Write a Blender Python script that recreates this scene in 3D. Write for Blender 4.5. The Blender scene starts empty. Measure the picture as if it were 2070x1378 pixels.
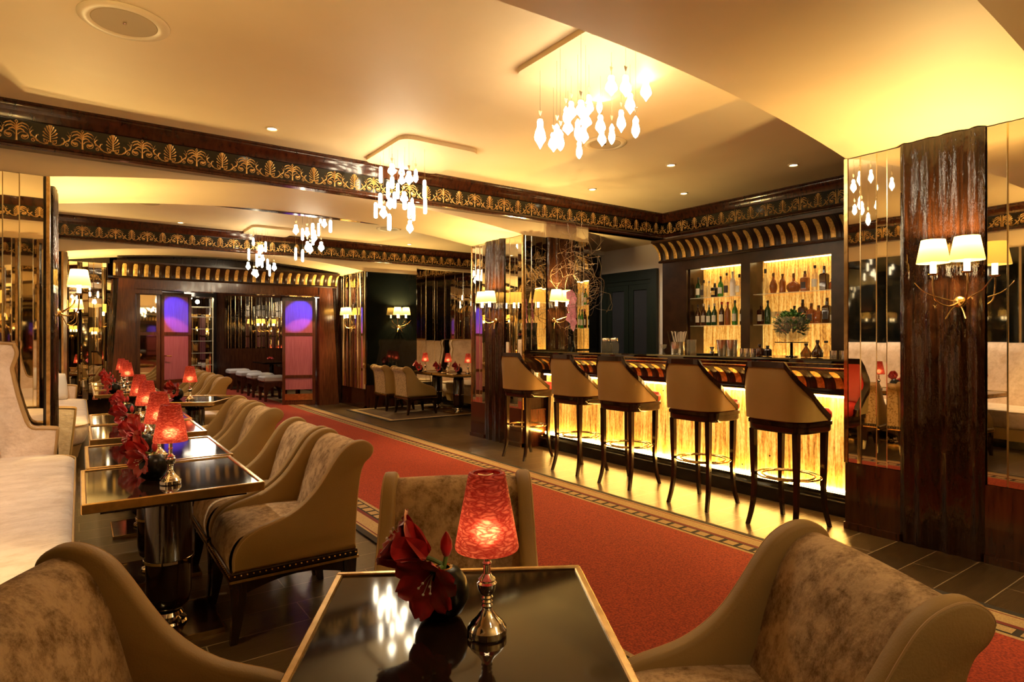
import bpy, math, random
from math import sin, cos, pi, radians, atan2, sqrt
from mathutils import Vector, Matrix
R = random.Random(7)
SC = bpy.context.scene
C = SC.collection

# ------------------------------------------------------------------ materials
def mat(name, col, rough=.5, metal=0., col2=None, nscale=6., stretch=(1, 1, 1), ramp=(.35, .65), bump=0., bscale=30., bstretch=None,
        emis=None, estr=0., alpha=1., trans=0., coat=0., sheen=0., spec=None, detail=4., ior=None, nrough=.5, dist=0.):
    m = bpy.data.materials.new(name); m.use_nodes = True
    nt = m.node_tree; n = nt.nodes; l = nt.links; n.clear()
    out = n.new('ShaderNodeOutputMaterial'); b = n.new('ShaderNodeBsdfPrincipled')
    l.new(b.outputs[0], out.inputs[0])
    b.inputs['Base Color'].default_value = (*col, 1)
    b.inputs['Roughness'].default_value = rough; b.inputs['Metallic'].default_value = metal
    b.inputs['Alpha'].default_value = alpha
    b.inputs['Transmission Weight'].default_value = trans
    b.inputs['Coat Weight'].default_value = coat; b.inputs['Coat Roughness'].default_value = .05
    b.inputs['Sheen Weight'].default_value = sheen
    if ior: b.inputs['IOR'].default_value = ior
    if spec is not None: b.inputs['Specular IOR Level'].default_value = spec
    if emis: b.inputs['Emission Color'].default_value = (*emis, 1); b.inputs['Emission Strength'].default_value = estr
    if col2 or bump:
        tc = n.new('ShaderNodeTexCoord')
    if col2:
        mp = n.new('ShaderNodeMapping'); mp.inputs['Scale'].default_value = stretch
        l.new(tc.outputs['Object'], mp.inputs[0])
        no = n.new('ShaderNodeTexNoise'); no.inputs['Scale'].default_value = nscale; no.inputs['Detail'].default_value = detail; no.inputs['Roughness'].default_value = nrough; no.inputs['Distortion'].default_value = dist
        l.new(mp.outputs[0], no.inputs['Vector'])
        cr = n.new('ShaderNodeValToRGB'); cr.color_ramp.elements[0].position = ramp[0]; cr.color_ramp.elements[1].position = ramp[1]
        cr.color_ramp.elements[0].color = (*col, 1); cr.color_ramp.elements[1].color = (*col2, 1)
        l.new(no.outputs['Fac'], cr.inputs[0]); l.new(cr.outputs[0], b.inputs['Base Color'])
        if emis and estr: l.new(cr.outputs[0], b.inputs['Emission Color'])
    if bump:
        mp2 = n.new('ShaderNodeMapping'); mp2.inputs['Scale'].default_value = bstretch or stretch
        l.new(tc.outputs['Object'], mp2.inputs[0])
        n2 = n.new('ShaderNodeTexNoise'); n2.inputs['Scale'].default_value = bscale; n2.inputs['Detail'].default_value = 3
        l.new(mp2.outputs[0], n2.inputs['Vector'])
        bp = n.new('ShaderNodeBump'); bp.inputs['Strength'].default_value = bump; bp.inputs['Distance'].default_value = .01
        l.new(n2.outputs['Fac'], bp.inputs['Height']); l.new(bp.outputs[0], b.inputs['Normal'])
    return m

def shade_mat(name, tcol, refl, mixf, wave=False):
    """thin translucent lampshade"""
    m = bpy.data.materials.new(name); m.use_nodes = True
    nt = m.node_tree; n = nt.nodes; l = nt.links; n.clear()
    out = n.new('ShaderNodeOutputMaterial')
    t = n.new('ShaderNodeBsdfTranslucent'); t.inputs[0].default_value = (*tcol, 1)
    d = n.new('ShaderNodeBsdfPrincipled'); d.inputs['Base Color'].default_value = (*refl, 1); d.inputs['Roughness'].default_value = .35
    mx = n.new('ShaderNodeMixShader'); mx.inputs[0].default_value = mixf
    src = t
    if wave:
        rf = n.new('ShaderNodeBsdfRefraction'); rf.inputs['Roughness'].default_value = .72; rf.inputs['IOR'].default_value = 1.22; rf.inputs['Color'].default_value = (1., .30, .16, 1)
        m2 = n.new('ShaderNodeMixShader'); m2.inputs[0].default_value = .5; l.new(t.outputs[0], m2.inputs[1]); l.new(rf.outputs[0], m2.inputs[2]); src = m2
    l.new(src.outputs[0], mx.inputs[1]); l.new(d.outputs[0], mx.inputs[2]); l.new(mx.outputs[0], out.inputs[0])
    if wave:
        tc = n.new('ShaderNodeTexCoord')
        mp = n.new('ShaderNodeMapping'); mp.inputs['Scale'].default_value = (1, 1, 2.9); l.new(tc.outputs['Object'], mp.inputs[0])
        nz = n.new('ShaderNodeTexNoise'); nz.inputs['Scale'].default_value = 28; l.new(mp.outputs[0], nz.inputs['Vector'])
        v = n.new('ShaderNodeTexVoronoi'); v.feature = 'DISTANCE_TO_EDGE'; v.inputs['Scale'].default_value = 46
        mv = n.new('ShaderNodeVectorMath'); mv.operation = 'MULTIPLY_ADD'; mv.inputs[1].default_value = (.055, .055, .055)
        l.new(nz.outputs['Color'], mv.inputs[0]); l.new(mp.outputs[0], mv.inputs[2]); l.new(mv.outputs[0], v.inputs['Vector'])
        cr = n.new('ShaderNodeValToRGB'); cr.color_ramp.elements[0].position = .0; cr.color_ramp.elements[1].position = .36
        cr.color_ramp.elements[0].color = (tcol[0]*.40, tcol[1]*.14, tcol[2]*.16, 1); cr.color_ramp.elements[1].color = (*tcol, 1)
        l.new(v.outputs['Distance'], cr.inputs[0]); l.new(cr.outputs[0], t.inputs[0]); l.new(cr.outputs[0], rf.inputs['Color'])
        bp = n.new('ShaderNodeBump'); bp.inputs['Strength'].default_value = .6; bp.inputs['Distance'].default_value = .004
        l.new(v.outputs['Distance'], bp.inputs['Height']); l.new(bp.outputs[0], d.inputs['Normal'])
    return m

def floor_mat():
    m = mat('dark_oak_floor', (.055, .035, .02), .28, spec=.5)
    nt = m.node_tree; n = nt.nodes; l = nt.links; b = next(x for x in n if x.type == 'BSDF_PRINCIPLED')
    tc = n.new('ShaderNodeTexCoord')
    br = n.new('ShaderNodeTexBrick'); br.offset = .5
    br.inputs['Scale'].default_value = 1.; br.inputs['Brick Width'].default_value = .86; br.inputs['Row Height'].default_value = .215
    br.inputs['Mortar Size'].default_value = .0026; br.inputs['Mortar Smooth'].default_value = .1
    br.inputs['Color1'].default_value = (.078, .046, .020, 1); br.inputs['Color2'].default_value = (.042, .024, .010, 1)
    br.inputs['Mortar'].default_value = (.30, .22, .14, 1)
    l.new(tc.outputs['Object'], br.inputs['Vector'])
    mp = n.new('ShaderNodeMapping'); mp.inputs['Scale'].default_value = (1.5, 9, 1); l.new(tc.outputs['Object'], mp.inputs[0])
    no = n.new('ShaderNodeTexNoise'); no.inputs['Scale'].default_value = 5; no.inputs['Detail'].default_value = 6; l.new(mp.outputs[0], no.inputs['Vector'])
    wv = n.new('ShaderNodeTexWave'); wv.wave_type = 'RINGS'; wv.inputs['Scale'].default_value = 6; wv.inputs['Distortion'].default_value = 9
    l.new(mp.outputs[0], wv.inputs['Vector'])
    mx = n.new('ShaderNodeMix'); mx.data_type = 'RGBA'; mx.blend_type = 'MULTIPLY'; mx.inputs[0].default_value = .85
    l.new(br.outputs['Color'], mx.inputs[6])
    cr = n.new('ShaderNodeValToRGB'); cr.color_ramp.elements[0].color = (.45, .45, .45, 1); cr.color_ramp.elements[1].color = (1.3, 1.3, 1.3, 1)
    l.new(no.outputs['Fac'], cr.inputs[0]); l.new(cr.outputs[0], mx.inputs[7]); l.new(mx.outputs[2], b.inputs['Base Color'])
    bp = n.new('ShaderNodeBump'); bp.inputs['Strength'].default_value = .12; bp.inputs['Distance'].default_value = .004
    l.new(wv.outputs['Fac'], bp.inputs['Height']); l.new(bp.outputs[0], b.inputs['Normal'])
    return m

def glow_mat(name, estr):
    """back-lit veined onyx sheet"""
    m = bpy.data.materials.new(name); m.use_nodes = True
    nt = m.node_tree; n = nt.nodes; l = nt.links; n.clear()
    out = n.new('ShaderNodeOutputMaterial'); b = n.new('ShaderNodeBsdfPrincipled'); l.new(b.outputs[0], out.inputs[0])
    b.inputs['Roughness'].default_value = .3
    tc = n.new('ShaderNodeTexCoord'); mp = n.new('ShaderNodeMapping'); mp.inputs['Scale'].default_value = (9, 9, .55)
    l.new(tc.outputs['Object'], mp.inputs[0])
    a = n.new('ShaderNodeTexNoise'); a.inputs['Scale'].default_value = 5; a.inputs['Detail'].default_value = 7; a.inputs['Distortion'].default_value = .6
    l.new(mp.outputs[0], a.inputs['Vector'])
    mp2 = n.new('ShaderNodeMapping'); mp2.inputs['Scale'].default_value = (3, 3, 1.4); l.new(tc.outputs['Object'], mp2.inputs[0])
    a2 = n.new('ShaderNodeTexNoise'); a2.inputs['Scale'].default_value = 26; a2.inputs['Detail'].default_value = 3; l.new(mp2.outputs[0], a2.inputs['Vector'])
    ad = n.new('ShaderNodeMath'); ad.operation = 'MULTIPLY_ADD'; ad.inputs[1].default_value = .45; l.new(a2.outputs['Fac'], ad.inputs[0]); l.new(a.outputs['Fac'], ad.inputs[2])
    cr = n.new('ShaderNodeValToRGB'); e = cr.color_ramp.elements
    e[0].position = .52; e[0].color = (.30, .10, .012, 1); e[1].position = .92; e[1].color = (.95, .58, .14, 1)
    x = e.new(.70); x.color = (.66, .30, .045, 1)
    l.new(ad.outputs[0], cr.inputs[0]); l.new(cr.outputs[0], b.inputs['Base Color']); l.new(cr.outputs[0], b.inputs['Emission Color'])
    b.inputs['Emission Strength'].default_value = estr
    return m

M = {}
M['plaster'] = mat('cream_plaster', (.88, .69, .41), .6, col2=(.83, .64, .365), nscale=1.3, detail=6)
M['plaster_white'] = mat('white_plaster', (.78, .68, .56), .6)
M['wood'] = mat('lacquered_mahogany', (.034, .009, .004), .16, col2=(.068, .019, .007), nscale=5, stretch=(6, 6, .7), coat=.3)
M['wood_red'] = mat('red_mahogany', (.052, .014, .006), .22, col2=(.105, .031, .012), nscale=9, stretch=(9, 9, .6), coat=.2)
M['reed'] = mat('dark_reeded_lacquer', (.020, .008, .003), .3, col2=(.04, .016, .007), nscale=9, spec=.35)
M['wood_dark'] = mat('espresso_lacquer', (.012, .005, .003), .13, col2=(.026, .010, .005), nscale=5, stretch=(5, 5, .5), spec=.45)
M['wavy'] = mat('rippled_rosewood_lacquer', (.008, .003, .0015), .06, col2=(.026, .008, .003), nscale=8, stretch=(9, 9, .35), coat=.25, spec=.4, bump=.75, bscale=9, bstretch=(5, 5, 1.1))
M['gold'] = mat('gilded_relief', (.98, .66, .25), .42, .5, col2=(.82, .48, .15), nscale=40)
M['goldleaf'] = mat('gold_leaf', (.95, .60, .17), .42, .35, col2=(.62, .35, .08), nscale=45, bump=.3, bscale=60)
M['black'] = mat('black_lacquer', (.006, .005, .004), .12)
M['blackglass'] = mat('black_glass', (.004, .005, .004), .03, coat=.5)
M['mirror'] = mat('aged_mirror', (.80, .74, .62), .015, 1.)
M['mirror_dark'] = mat('smoked_mirror', (.34, .31, .25), .03, 1.)
M['bevel'] = mat('mirror_bevel', (.95, .88, .70), .12, 1.)
M['brass'] = mat('brushed_brass', (.72, .48, .20), .22, 1., col2=(.50, .32, .12), nscale=30)
M['chrome'] = mat('polished_chrome', (.82, .78, .72), .06, 1.)
M['leather'] = mat('tan_leather', (.31, .190, .060), .55, col2=(.345, .215, .074), nscale=3, spec=.3, bump=.10, bscale=220)
M['piping'] = mat('tan_piping', (.46, .28, .11), .5, spec=.3)
M['velvet'] = mat('crushed_velvet_olive', (.55, .37, .19), .75, col2=(.19, .105, .038), nscale=15, stretch=(1, 1, .8), ramp=(.44, .62), spec=.25, nrough=.80, dist=.1, bump=.5, bscale=36, detail=8)
M['velvet_light'] = mat('crushed_velvet_champagne', (.92, .74, .58), .6, col2=(.60, .42, .27), nscale=6, stretch=(.9, 1.4, 1.2), ramp=(.40, .74), spec=.3, nrough=.75, dist=.4, bump=.5, bscale=26, sheen=.4, detail=8)
M['spotted'] = mat('spotted_velvet', (.62, .44, .20), .5, col2=(.26, .15, .05), nscale=48, ramp=(.5, .62), sheen=.3)
M['satin'] = mat('silver_satin', (.70, .64, .56), .4, bump=.3, bscale=12)
M['red_leather'] = mat('red_velvet_leather', (.45, .018, .010), .45, bump=.1, bscale=80)
M['tan_flat'] = mat('camel_upholstery', (.46, .30, .12), .5)
M['floor'] = floor_mat()
M['carpet'] = mat('red_carpet_pile', (.44, .050, .012), .95, col2=(.19, .014, .005), nscale=110, bump=.6, bscale=260)
M['carpet_beige'] = mat('beige_carpet_band', (.46, .31, .14), .9, col2=(.32, .20, .08), nscale=140, bump=.4, bscale=260)
M['carpet_dark'] = mat('black_carpet_band', (.02, .012, .008), .9)
M['carpet_maroon'] = mat('maroon_carpet_band', (.14, .012, .008), .9)
M['carpet_brown'] = mat('brown_carpet', (.11, .065, .035), .9, col2=(.07, .04, .022), nscale=90)
M['tabletop'] = mat('dark_glossy_tabletop', (.014, .007, .004), .06, spec=.35)
M['vase'] = mat('black_ceramic', (.004, .003, .002), .3, spec=.2)
M['petal'] = mat('red_petal', (.58, .022, .020), .38, col2=(.34, .008, .010), nscale=25, sheen=.2)
M['stem'] = mat('green_stem', (.10, .17, .03), .45)
M['stamen'] = mat('cream_stamen', (.85, .70, .50), .5)
M['pink'] = mat('orchid_pink', (.95, .52, .68), .5, col2=(.85, .38, .56), nscale=30)
M['twig'] = mat('bare_twig', (.30, .19, .09), .6)
M['leaf'] = mat('green_leaf', (.05, .16, .03), .45, col2=(.10, .26, .05), nscale=25)
M['peach'] = mat('peach_blossom', (.80, .40, .16), .5)
M['green_black'] = mat('blackish_green_paint', (.012, .017, .011), .4)
M['grey_glass'] = mat('dim_grey_glass', (.035, .035, .04), .2)
M['white_cloth'] = mat('grey_white_upholstery', (.62, .58, .58), .6)
M['pendant'] = mat('glowing_glass', (1, .95, .88), .3, emis=(1., .83, .56), estr=13.)
M['pendant_cap'] = mat('frosted_glass_shard', (.75, .60, .36), .25, alpha=.9)
M['cable'] = mat('thin_bronze_cable', (.25, .15, .06), .4, .6)
M['candle'] = mat('lit_candle_tube', (1, .9, .7), .4, emis=(1., .72, .34), estr=16.)
M['led'] = mat('warm_led_strip', (1, .85, .5), .4, emis=(1., .66, .22), estr=34.)
M['led_low'] = mat('warm_floor_led', (1, .85, .5), .4, emis=(1., .56, .12), estr=62.)
M['led_soft'] = mat('warm_led_strip_soft', (1, .85, .5), .4, emis=(1., .72, .30), estr=6.)
M['downlight'] = mat('lit_downlight_lens', (1, .9, .75), .4, emis=(1., .82, .52), estr=7.)
M['grille'] = mat('speaker_grille', (.50, .37, .20), .6)
M['rim'] = mat('cream_trim_ring', (.84, .68, .42), .4)
M['onyx'] = glow_mat('lit_onyx', .42)
M['onyx_back'] = glow_mat('lit_onyx_back', .40)
M['shade_red'] = shade_mat('red_glass_shade', (1., .24, .14), (.30, .008, .008), .30, True)
M['shade_cream'] = shade_mat('cream_fabric_shade', (.20, .135, .045), (.60, .43, .20), .45)
M['glass_clear'] = mat('clear_bottle_glass', (.40, .36, .26), .04, alpha=.22)
M['glass_amber'] = mat('amber_spirit', (.26, .045, .005), .06, alpha=.80)
M['glass_brown'] = mat('brown_bottle_glass', (.05, .012, .004), .06, alpha=.93)
M['glass_green'] = mat('green_bottle_glass', (.02, .20, .02), .06, alpha=.85)
M['glass_dkgreen'] = mat('dark_green_bottle_glass', (.01, .045, .012), .06, alpha=.93)
M['glass_black'] = mat('black_bottle', (.010, .007, .006), .1)
M['glass_frost'] = mat('frosted_bottle_glass', (.85, .80, .82), .4, alpha=.75)
M['label_white'] = mat('pale_paper_label', (.70, .62, .50), .6)
M['label_dark'] = mat('dark_paper_label', (.04, .03, .03), .5)
M['cork'] = mat('cork_stopper', (.20, .09, .03), .6)
M['shelf_glass'] = mat('glass_shelf', (.85, .80, .62), .08, alpha=.45)
M['door_glow'] = mat('rosy_wood_panel', (.30, .10, .13), .25, col2=(.38, .14, .18), nscale=8, stretch=(12, 12, .5))
M['silver_ribs'] = mat('ribbed_silver', (.75, .70, .60), .18, 1.)

# ------------------------------------------------------------------ mesh helpers
class MB:
    def __init__(s): s.v = []; s.f = []; s.m = []
    def add(s, vs, fs, mi=0):
        k = len(s.v); s.v += [tuple(p) for p in vs]; s.f += [tuple(k+i for i in f) for f in fs]; s.m += [mi]*len(fs); return s
    def box(s, a, b, mi=0, T=None):
        x0, y0, z0 = a; x1, y1, z1 = b
        v = [(x0,y0,z0),(x1,y0,z0),(x1,y1,z0),(x0,y1,z0),(x0,y0,z1),(x1,y0,z1),(x1,y1,z1),(x0,y1,z1)]
        if T: v = [T(*p) for p in v]
        return s.add(v, [(0,3,2,1),(4,5,6,7),(0,1,5,4),(1,2,6,5),(2,3,7,6),(3,0,4,7)], mi)
    def cbox(s, a, b, c=.004, mi=0, T=None):
        """box with chamfered vertical and top edges"""
        x0, y0, z0 = a; x1, y1, z1 = b
        def ring(z, i): return [(x0+c+i,y0+i,z),(x1-c-i,y0+i,z),(x1-i,y0+c+i,z),(x1-i,y1-c-i,z),(x1-c-i,y1-i,z),(x0+c+i,y1-i,z),(x0+i,y1-c-i,z),(x0+i,y0+c+i,z)]
        rs = [ring(z0, c), ring(z0+c, 0), ring(z1-c, 0), ring(z1, c)]
        return s.loft(rs, mi, T)
    def loft(s, rings, mi=0, T=None, closed=True, caps=True):
        n = len(rings[0]); v = [p for r in rings for p in r]
        if T: v = [T(*p) for p in v]
        f = []
        for i in range(len(rings)-1):
            for j in range(n if closed else n-1):
                a = i*n+j; b = i*n+(j+1) % n; f.append((a, b, b+n, a+n))
        if caps and closed: f.append(tuple(range(n-1, -1, -1))); k = (len(rings)-1)*n; f.append(tuple(range(k, k+n)))
        return s.add(v, f, mi)
    def lathe(s, prof, seg=24, c=(0, 0, 0), mi=0, T=None, caps=True, sx=1, sy=1, flute=0, famp=0):
        rings = []
        for r, z in prof:
            ring = []
            for i in range(seg):
                a = 2*pi*i/seg; rr = r*(1+famp*cos(flute*a)) if flute else r
                ring.append((c[0]+rr*cos(a)*sx, c[1]+rr*sin(a)*sy, c[2]+z))
            rings.append(ring)
        return s.loft(rings, mi, T, True, caps)
    def tube(s, pts, r, seg=8, mi=0, caps=True):
        pts = [Vector(p) for p in pts]; n = len(pts); rs = r if isinstance(r, (list, tuple)) else [r]*n
        rings = []; up = None
        for i, p in enumerate(pts):
            d = (pts[min(i+1, n-1)]-pts[max(i-1, 0)])
            if d.length < 1e-9: d = Vector((0, 0, 1))
            d.normalize()
            if up is None:
                up = Vector((0, 0, 1)) if abs(d.z) < .9 else Vector((1, 0, 0))
            a = d.cross(up)
            if a.length < 1e-6: a = d.cross(Vector((0, 1, 0)))
            a.normalize(); up = a.cross(d).normalized()
            rings.append([tuple(p+a*rs[i]*cos(2*pi*k/seg)+up*rs[i]*sin(2*pi*k/seg)) for k in range(seg)])
        return s.loft(rings, mi, None, True, caps)
    def prism(s, poly, h0, h1, plane='xz', mi=0, T=None):
        """extrude a 2-D polygon along the third axis"""
        def P(a, b, h): return (a, h, b) if plane == 'xz' else ((h, a, b) if plane == 'yz' else (a, b, h))
        n = len(poly); v = [P(a, b, h0) for a, b in poly]+[P(a, b, h1) for a, b in poly]
        if T: v = [T(*p) for p in v]
        f = [tuple(range(n-1, -1, -1)), tuple(range(n, 2*n))]+[(i, (i+1) % n, n+(i+1) % n, n+i) for i in range(n)]
        return s.add(v, f, mi)
    def sphere(s, c, r, seg=16, rings=10, sc=(1, 1, 1), mi=0):
        pr = [(max(1e-4, sin(pi*i/rings))*r, -cos(pi*i/rings)*r) for i in range(rings+1)]
        T = lambda x, y, z: (c[0]+x*sc[0], c[1]+y*sc[1], c[2]+z*sc[2])
        return s.lathe(pr, seg, (0, 0, 0), mi, T)
    def grid(s, fn, nu, nv, mi=0):
        v = [fn(i/nu, j/nv) for i in range(nu+1) for j in range(nv+1)]
        f = [(i*(nv+1)+j, (i+1)*(nv+1)+j, (i+1)*(nv+1)+j+1, i*(nv+1)+j+1) for i in range(nu) for j in range(nv)]
        return s.add(v, f, mi)
    def build(s, name, mats, parent=None, smooth=False, loc=None, angle=35, fixn=True, bevel=0, sub=0):
        me = bpy.data.meshes.new(name); me.from_pydata(s.v, [], s.f)
        mats = mats if isinstance(mats, (list, tuple)) else [mats]
        for q in mats: me.materials.append(M[q] if isinstance(q, str) else q)
        me.polygons.foreach_set('material_index', s.m)
        if fixn:
            import bmesh
            bm = bmesh.new(); bm.from_mesh(me); bmesh.ops.recalc_face_normals(bm, faces=bm.faces); bm.to_mesh(me); bm.free()
        if smooth:
            me.polygons.foreach_set('use_smooth', [True]*len(me.polygons))
            me.set_sharp_from_angle(angle=radians(angle))
        me.update()
        o = bpy.data.objects.new(name, me); C.objects.link(o)
        if parent: o.parent = parent
        if loc: o.location = loc
        if bevel:
            b = o.modifiers.new('bevel', 'BEVEL'); b.width = bevel; b.segments = 2; b.limit_method = 'ANGLE'
        if sub:
            b = o.modifiers.new('sub', 'SUBSURF'); b.levels = sub; b.render_levels = sub
        return o

def tag(o, label=None, cat=None, group=None, kind=None):
    if label: o['label'] = label
    if cat: o['category'] = cat
    if group: o['group'] = group
    if kind: o['kind'] = kind
    return o
def empty(name, loc=(0, 0, 0), rz=0., label=None, cat=None, group=None, kind=None):
    o = bpy.data.objects.new(name, None); o.empty_display_size = .1; C.objects.link(o); o.location = loc; o.rotation_euler = (0, 0, rz)
    return tag(o, label, cat, group, kind)
def struct(o): o['kind'] = 'structure'; return o
def kids(o): return [x for x in bpy.data.objects if x.parent == o]
KC = {}
def tree(o):
    return (o, [tree(k) for k in kids(o)])
def dup_tree(t, parent=None):
    c = t[0].copy(); C.objects.link(c); c.parent = parent
    for k in t[1]: dup_tree(k, c)
    return c
def dup(root, loc, rz=0., label=None, group=None, scale=None):
    if root.name not in KC: KC[root.name] = tree(root)
    c = dup_tree(KC[root.name]); c.location = loc; c.rotation_euler = (0, 0, rz)
    if scale: c.scale = scale
    if label: c['label'] = label
    if group: c['group'] = group
    return c
def lamp(name, loc, power, color, radius=.02, parent=None, kind='POINT', **kw):
    d = bpy.data.lights.new(name, kind); d.energy = power; d.color = color
    if kind in ('POINT', 'SPOT'): d.shadow_soft_size = radius
    for k, v in kw.items(): setattr(d, k, v)
    o = bpy.data.objects.new(name, d); C.objects.link(o); o.location = loc
    if parent: o.parent = parent
    return o
def frame(ox, oy, ax, ay, nx, ny):
    """s along the wall, d outward from it, z up"""
    return lambda s, d, z: (ox+ax*s+nx*d, oy+ay*s+ny*d, z)
def smoothpts(pts, n=4):
    out = []
    P = [Vector(p) for p in pts]; m = len(P)
    for i in range(m-1):
        p0 = P[max(i-1, 0)]; p1 = P[i]; p2 = P[i+1]; p3 = P[min(i+2, m-1)]
        for k in range(n):
            t = k/n
            out.append(.5*((2*p1)+(p2-p0)*t+(2*p0-5*p1+4*p2-p3)*t*t+(3*p1-p0-3*p2+p3)*t**3))
    out.append(P[-1]); return out

DL, BLUE, EXPO = 18., 120., 1.22
# ------------------------------------------------------------------ the room
XL, XR, WL, WR, ZC, ZA = -.20, 4.25, -1.15, 6.65, 2.985, 2.49
ARCH = [(.91, 2.05), (5.74, 6.87), (10.56, 11.70)]
YB = -2.8                                   # wall behind the camera
ident = lambda x, y, z: (x, y, z)
fl = MB(); fl.add([(-1.6, YB-.2, 0), (7.4, YB-.2, 0), (7.4, 19.2, 0), (-1.6, 19.2, 0)], [(0, 1, 2, 3)])
struct(fl.build('floor', 'floor'))
ce = MB(); ce.box((WL-.1, YB-.1, ZC), (WR+.7, 11.75, ZC+.12)); struct(ce.build('ceiling', 'plaster'))
w = MB(); w.box((WL-.15, YB-.1, 0), (WL, 11.9, ZC)); wl = struct(w.build('wall_left', 'plaster'))
g = MB()
for a, b in ((YB, .91), (2.05, 5.74), (6.87, 10.56)):
    n = 4; st = (b-a)/n
    for i in range(n): g.cbox((WL, a+i*st+.015, .5), (WL+.02, a+(i+1)*st-.015, 2.44), .004)
struct(g.build('black_glass_panelling', 'blackglass', wl))
w = MB(); w.box((WR, YB-.1, 0), (WR+.12, 7.05, ZC)); wr = struct(w.build('wall_right', 'plaster_white'))
w = MB(); w.box((WL-.15, YB-.15, 0), (WR+.2, YB, ZC)); struct(w.build('wall_back', 'plaster'))
g = MB()
for i in range(9): g.cbox((WL+.3+i*.82, YB, .2), (WL+.3+i*.82+.78, YB+.02, 2.4), .004)
struct(g.build('smoked_mirror_panelling', 'mirror_dark', bpy.data.objects['wall_back']))

def archz(x):
    if x <= XL or x >= XR: return ZA
    t = (x-(XL+XR)/2)/((XR-XL)/2); return ZA+.175*(1-t*t)
def arch(y0, y1, k):
    xs = [WL] + [XL+(XR-XL)*i/40 for i in range(41)] + [5.27]
    zs = [archz(x) for x in xs]; xs += [5.271, WR+.1]; zs += [2.62, 2.62]
    m = MB(); n = len(xs)
    v = []
    for x, z in zip(xs, zs): v += [(x, y0, z), (x, y1, z), (x, y1, ZC), (x, y0, ZC)]
    f = []
    for i in range(n-1):
        a = 4*i; b = a+4
        f += [(a, b, b+1, a+1), (a, a+3, b+3, b), (a+1, b+1, b+2, a+2)]
    m.add(v, f); o = m.build('ceiling_arch', 'plaster', fixn=False, smooth=True, angle=20); struct(o); return o
for k, (a, b) in enumerate(ARCH): arch(a, b, k)

def strips(F, s0, s1, z0, z1, ws, m, mb, tilt=.005):
    """bevelled mirror strips, each mounted at its own slight angle"""
    s = s0; i = 0
    while s < s1-.01:
        w_ = ws[i % len(ws)]; e = min(s+w_, s1)
        if s1-e < .03: e = s1
        t = (R.random()-.5)*tilt; u = (R.random()-.5)*tilt*1.5
        b = .004; d = .010+tilt*1.2
        P = [F(s+b, d-t, z0+b), F(e-b, d+t, z0+b), F(e-b, d+t+u, z1-b), F(s+b, d-t+u, z1-b)]
        m.add(P, [(0, 1, 2, 3)])
        Q = [F(s, .008, z0), F(e, .008, z0), F(e, .008, z1), F(s, .008, z1)]
        mb.add(P+Q, [(0, 4, 5, 1), (1, 5, 6, 2), (2, 6, 7, 3), (3, 7, 4, 0)])
        s = e; i += 1
WS = [.085, .062, .10, .072, .09, .055]
def mirror_panel(F, s0, s1, z0, z1, parent, ws=WS, tilt=.005):
    m = MB(); mb = MB(); strips(F, s0, s1, z0, z1, ws, m, mb, tilt)
    struct(m.build('mirror_strips', 'mirror', parent, fixn=False)); struct(mb.build('mirror_bevels', 'bevel', parent, fixn=False))
def wavy_panel(F, s0, s1, z0, z1, parent, seed):
    rr = random.Random(seed); ph = [rr.random()*6 for _ in range(6)]
    def fn(u, v):
        s = s0+(s1-s0)*u; z = z0+(z1-z0)*v
        edge = min(1, min(u, 1-u)*14)
        d = .032+.016*edge+edge*(.006*sin(s*46+ph[0]+.8*sin(z*1.7+ph[1]))+.004*sin(s*83+ph[2]+1.1*sin(z*1.1+ph[3]))+.0022*sin(z*9+s*20+ph[4]))
        return F(s, d, z)
    m = MB(); m.grid(fn, 60, 40)
    for sa in (s0, s1): m.add([F(sa, 0, z0), F(sa, .032, z0), F(sa, .032, z1), F(sa, 0, z1)], [(0, 1, 2, 3)])
    struct(m.build('rippled_lacquer_panel', 'wavy', parent, smooth=True, angle=60, fixn=False))
def dado(F, s0, s1, parent, h=.44, ret=True):
    m = MB(); m.box((s0, .0, 0), (s1, .03, h), T=F); m.box((s0, 0, 0), (s1, .05, .045), T=F)
    struct(m.build('dado_panel', 'wood', parent))
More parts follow.
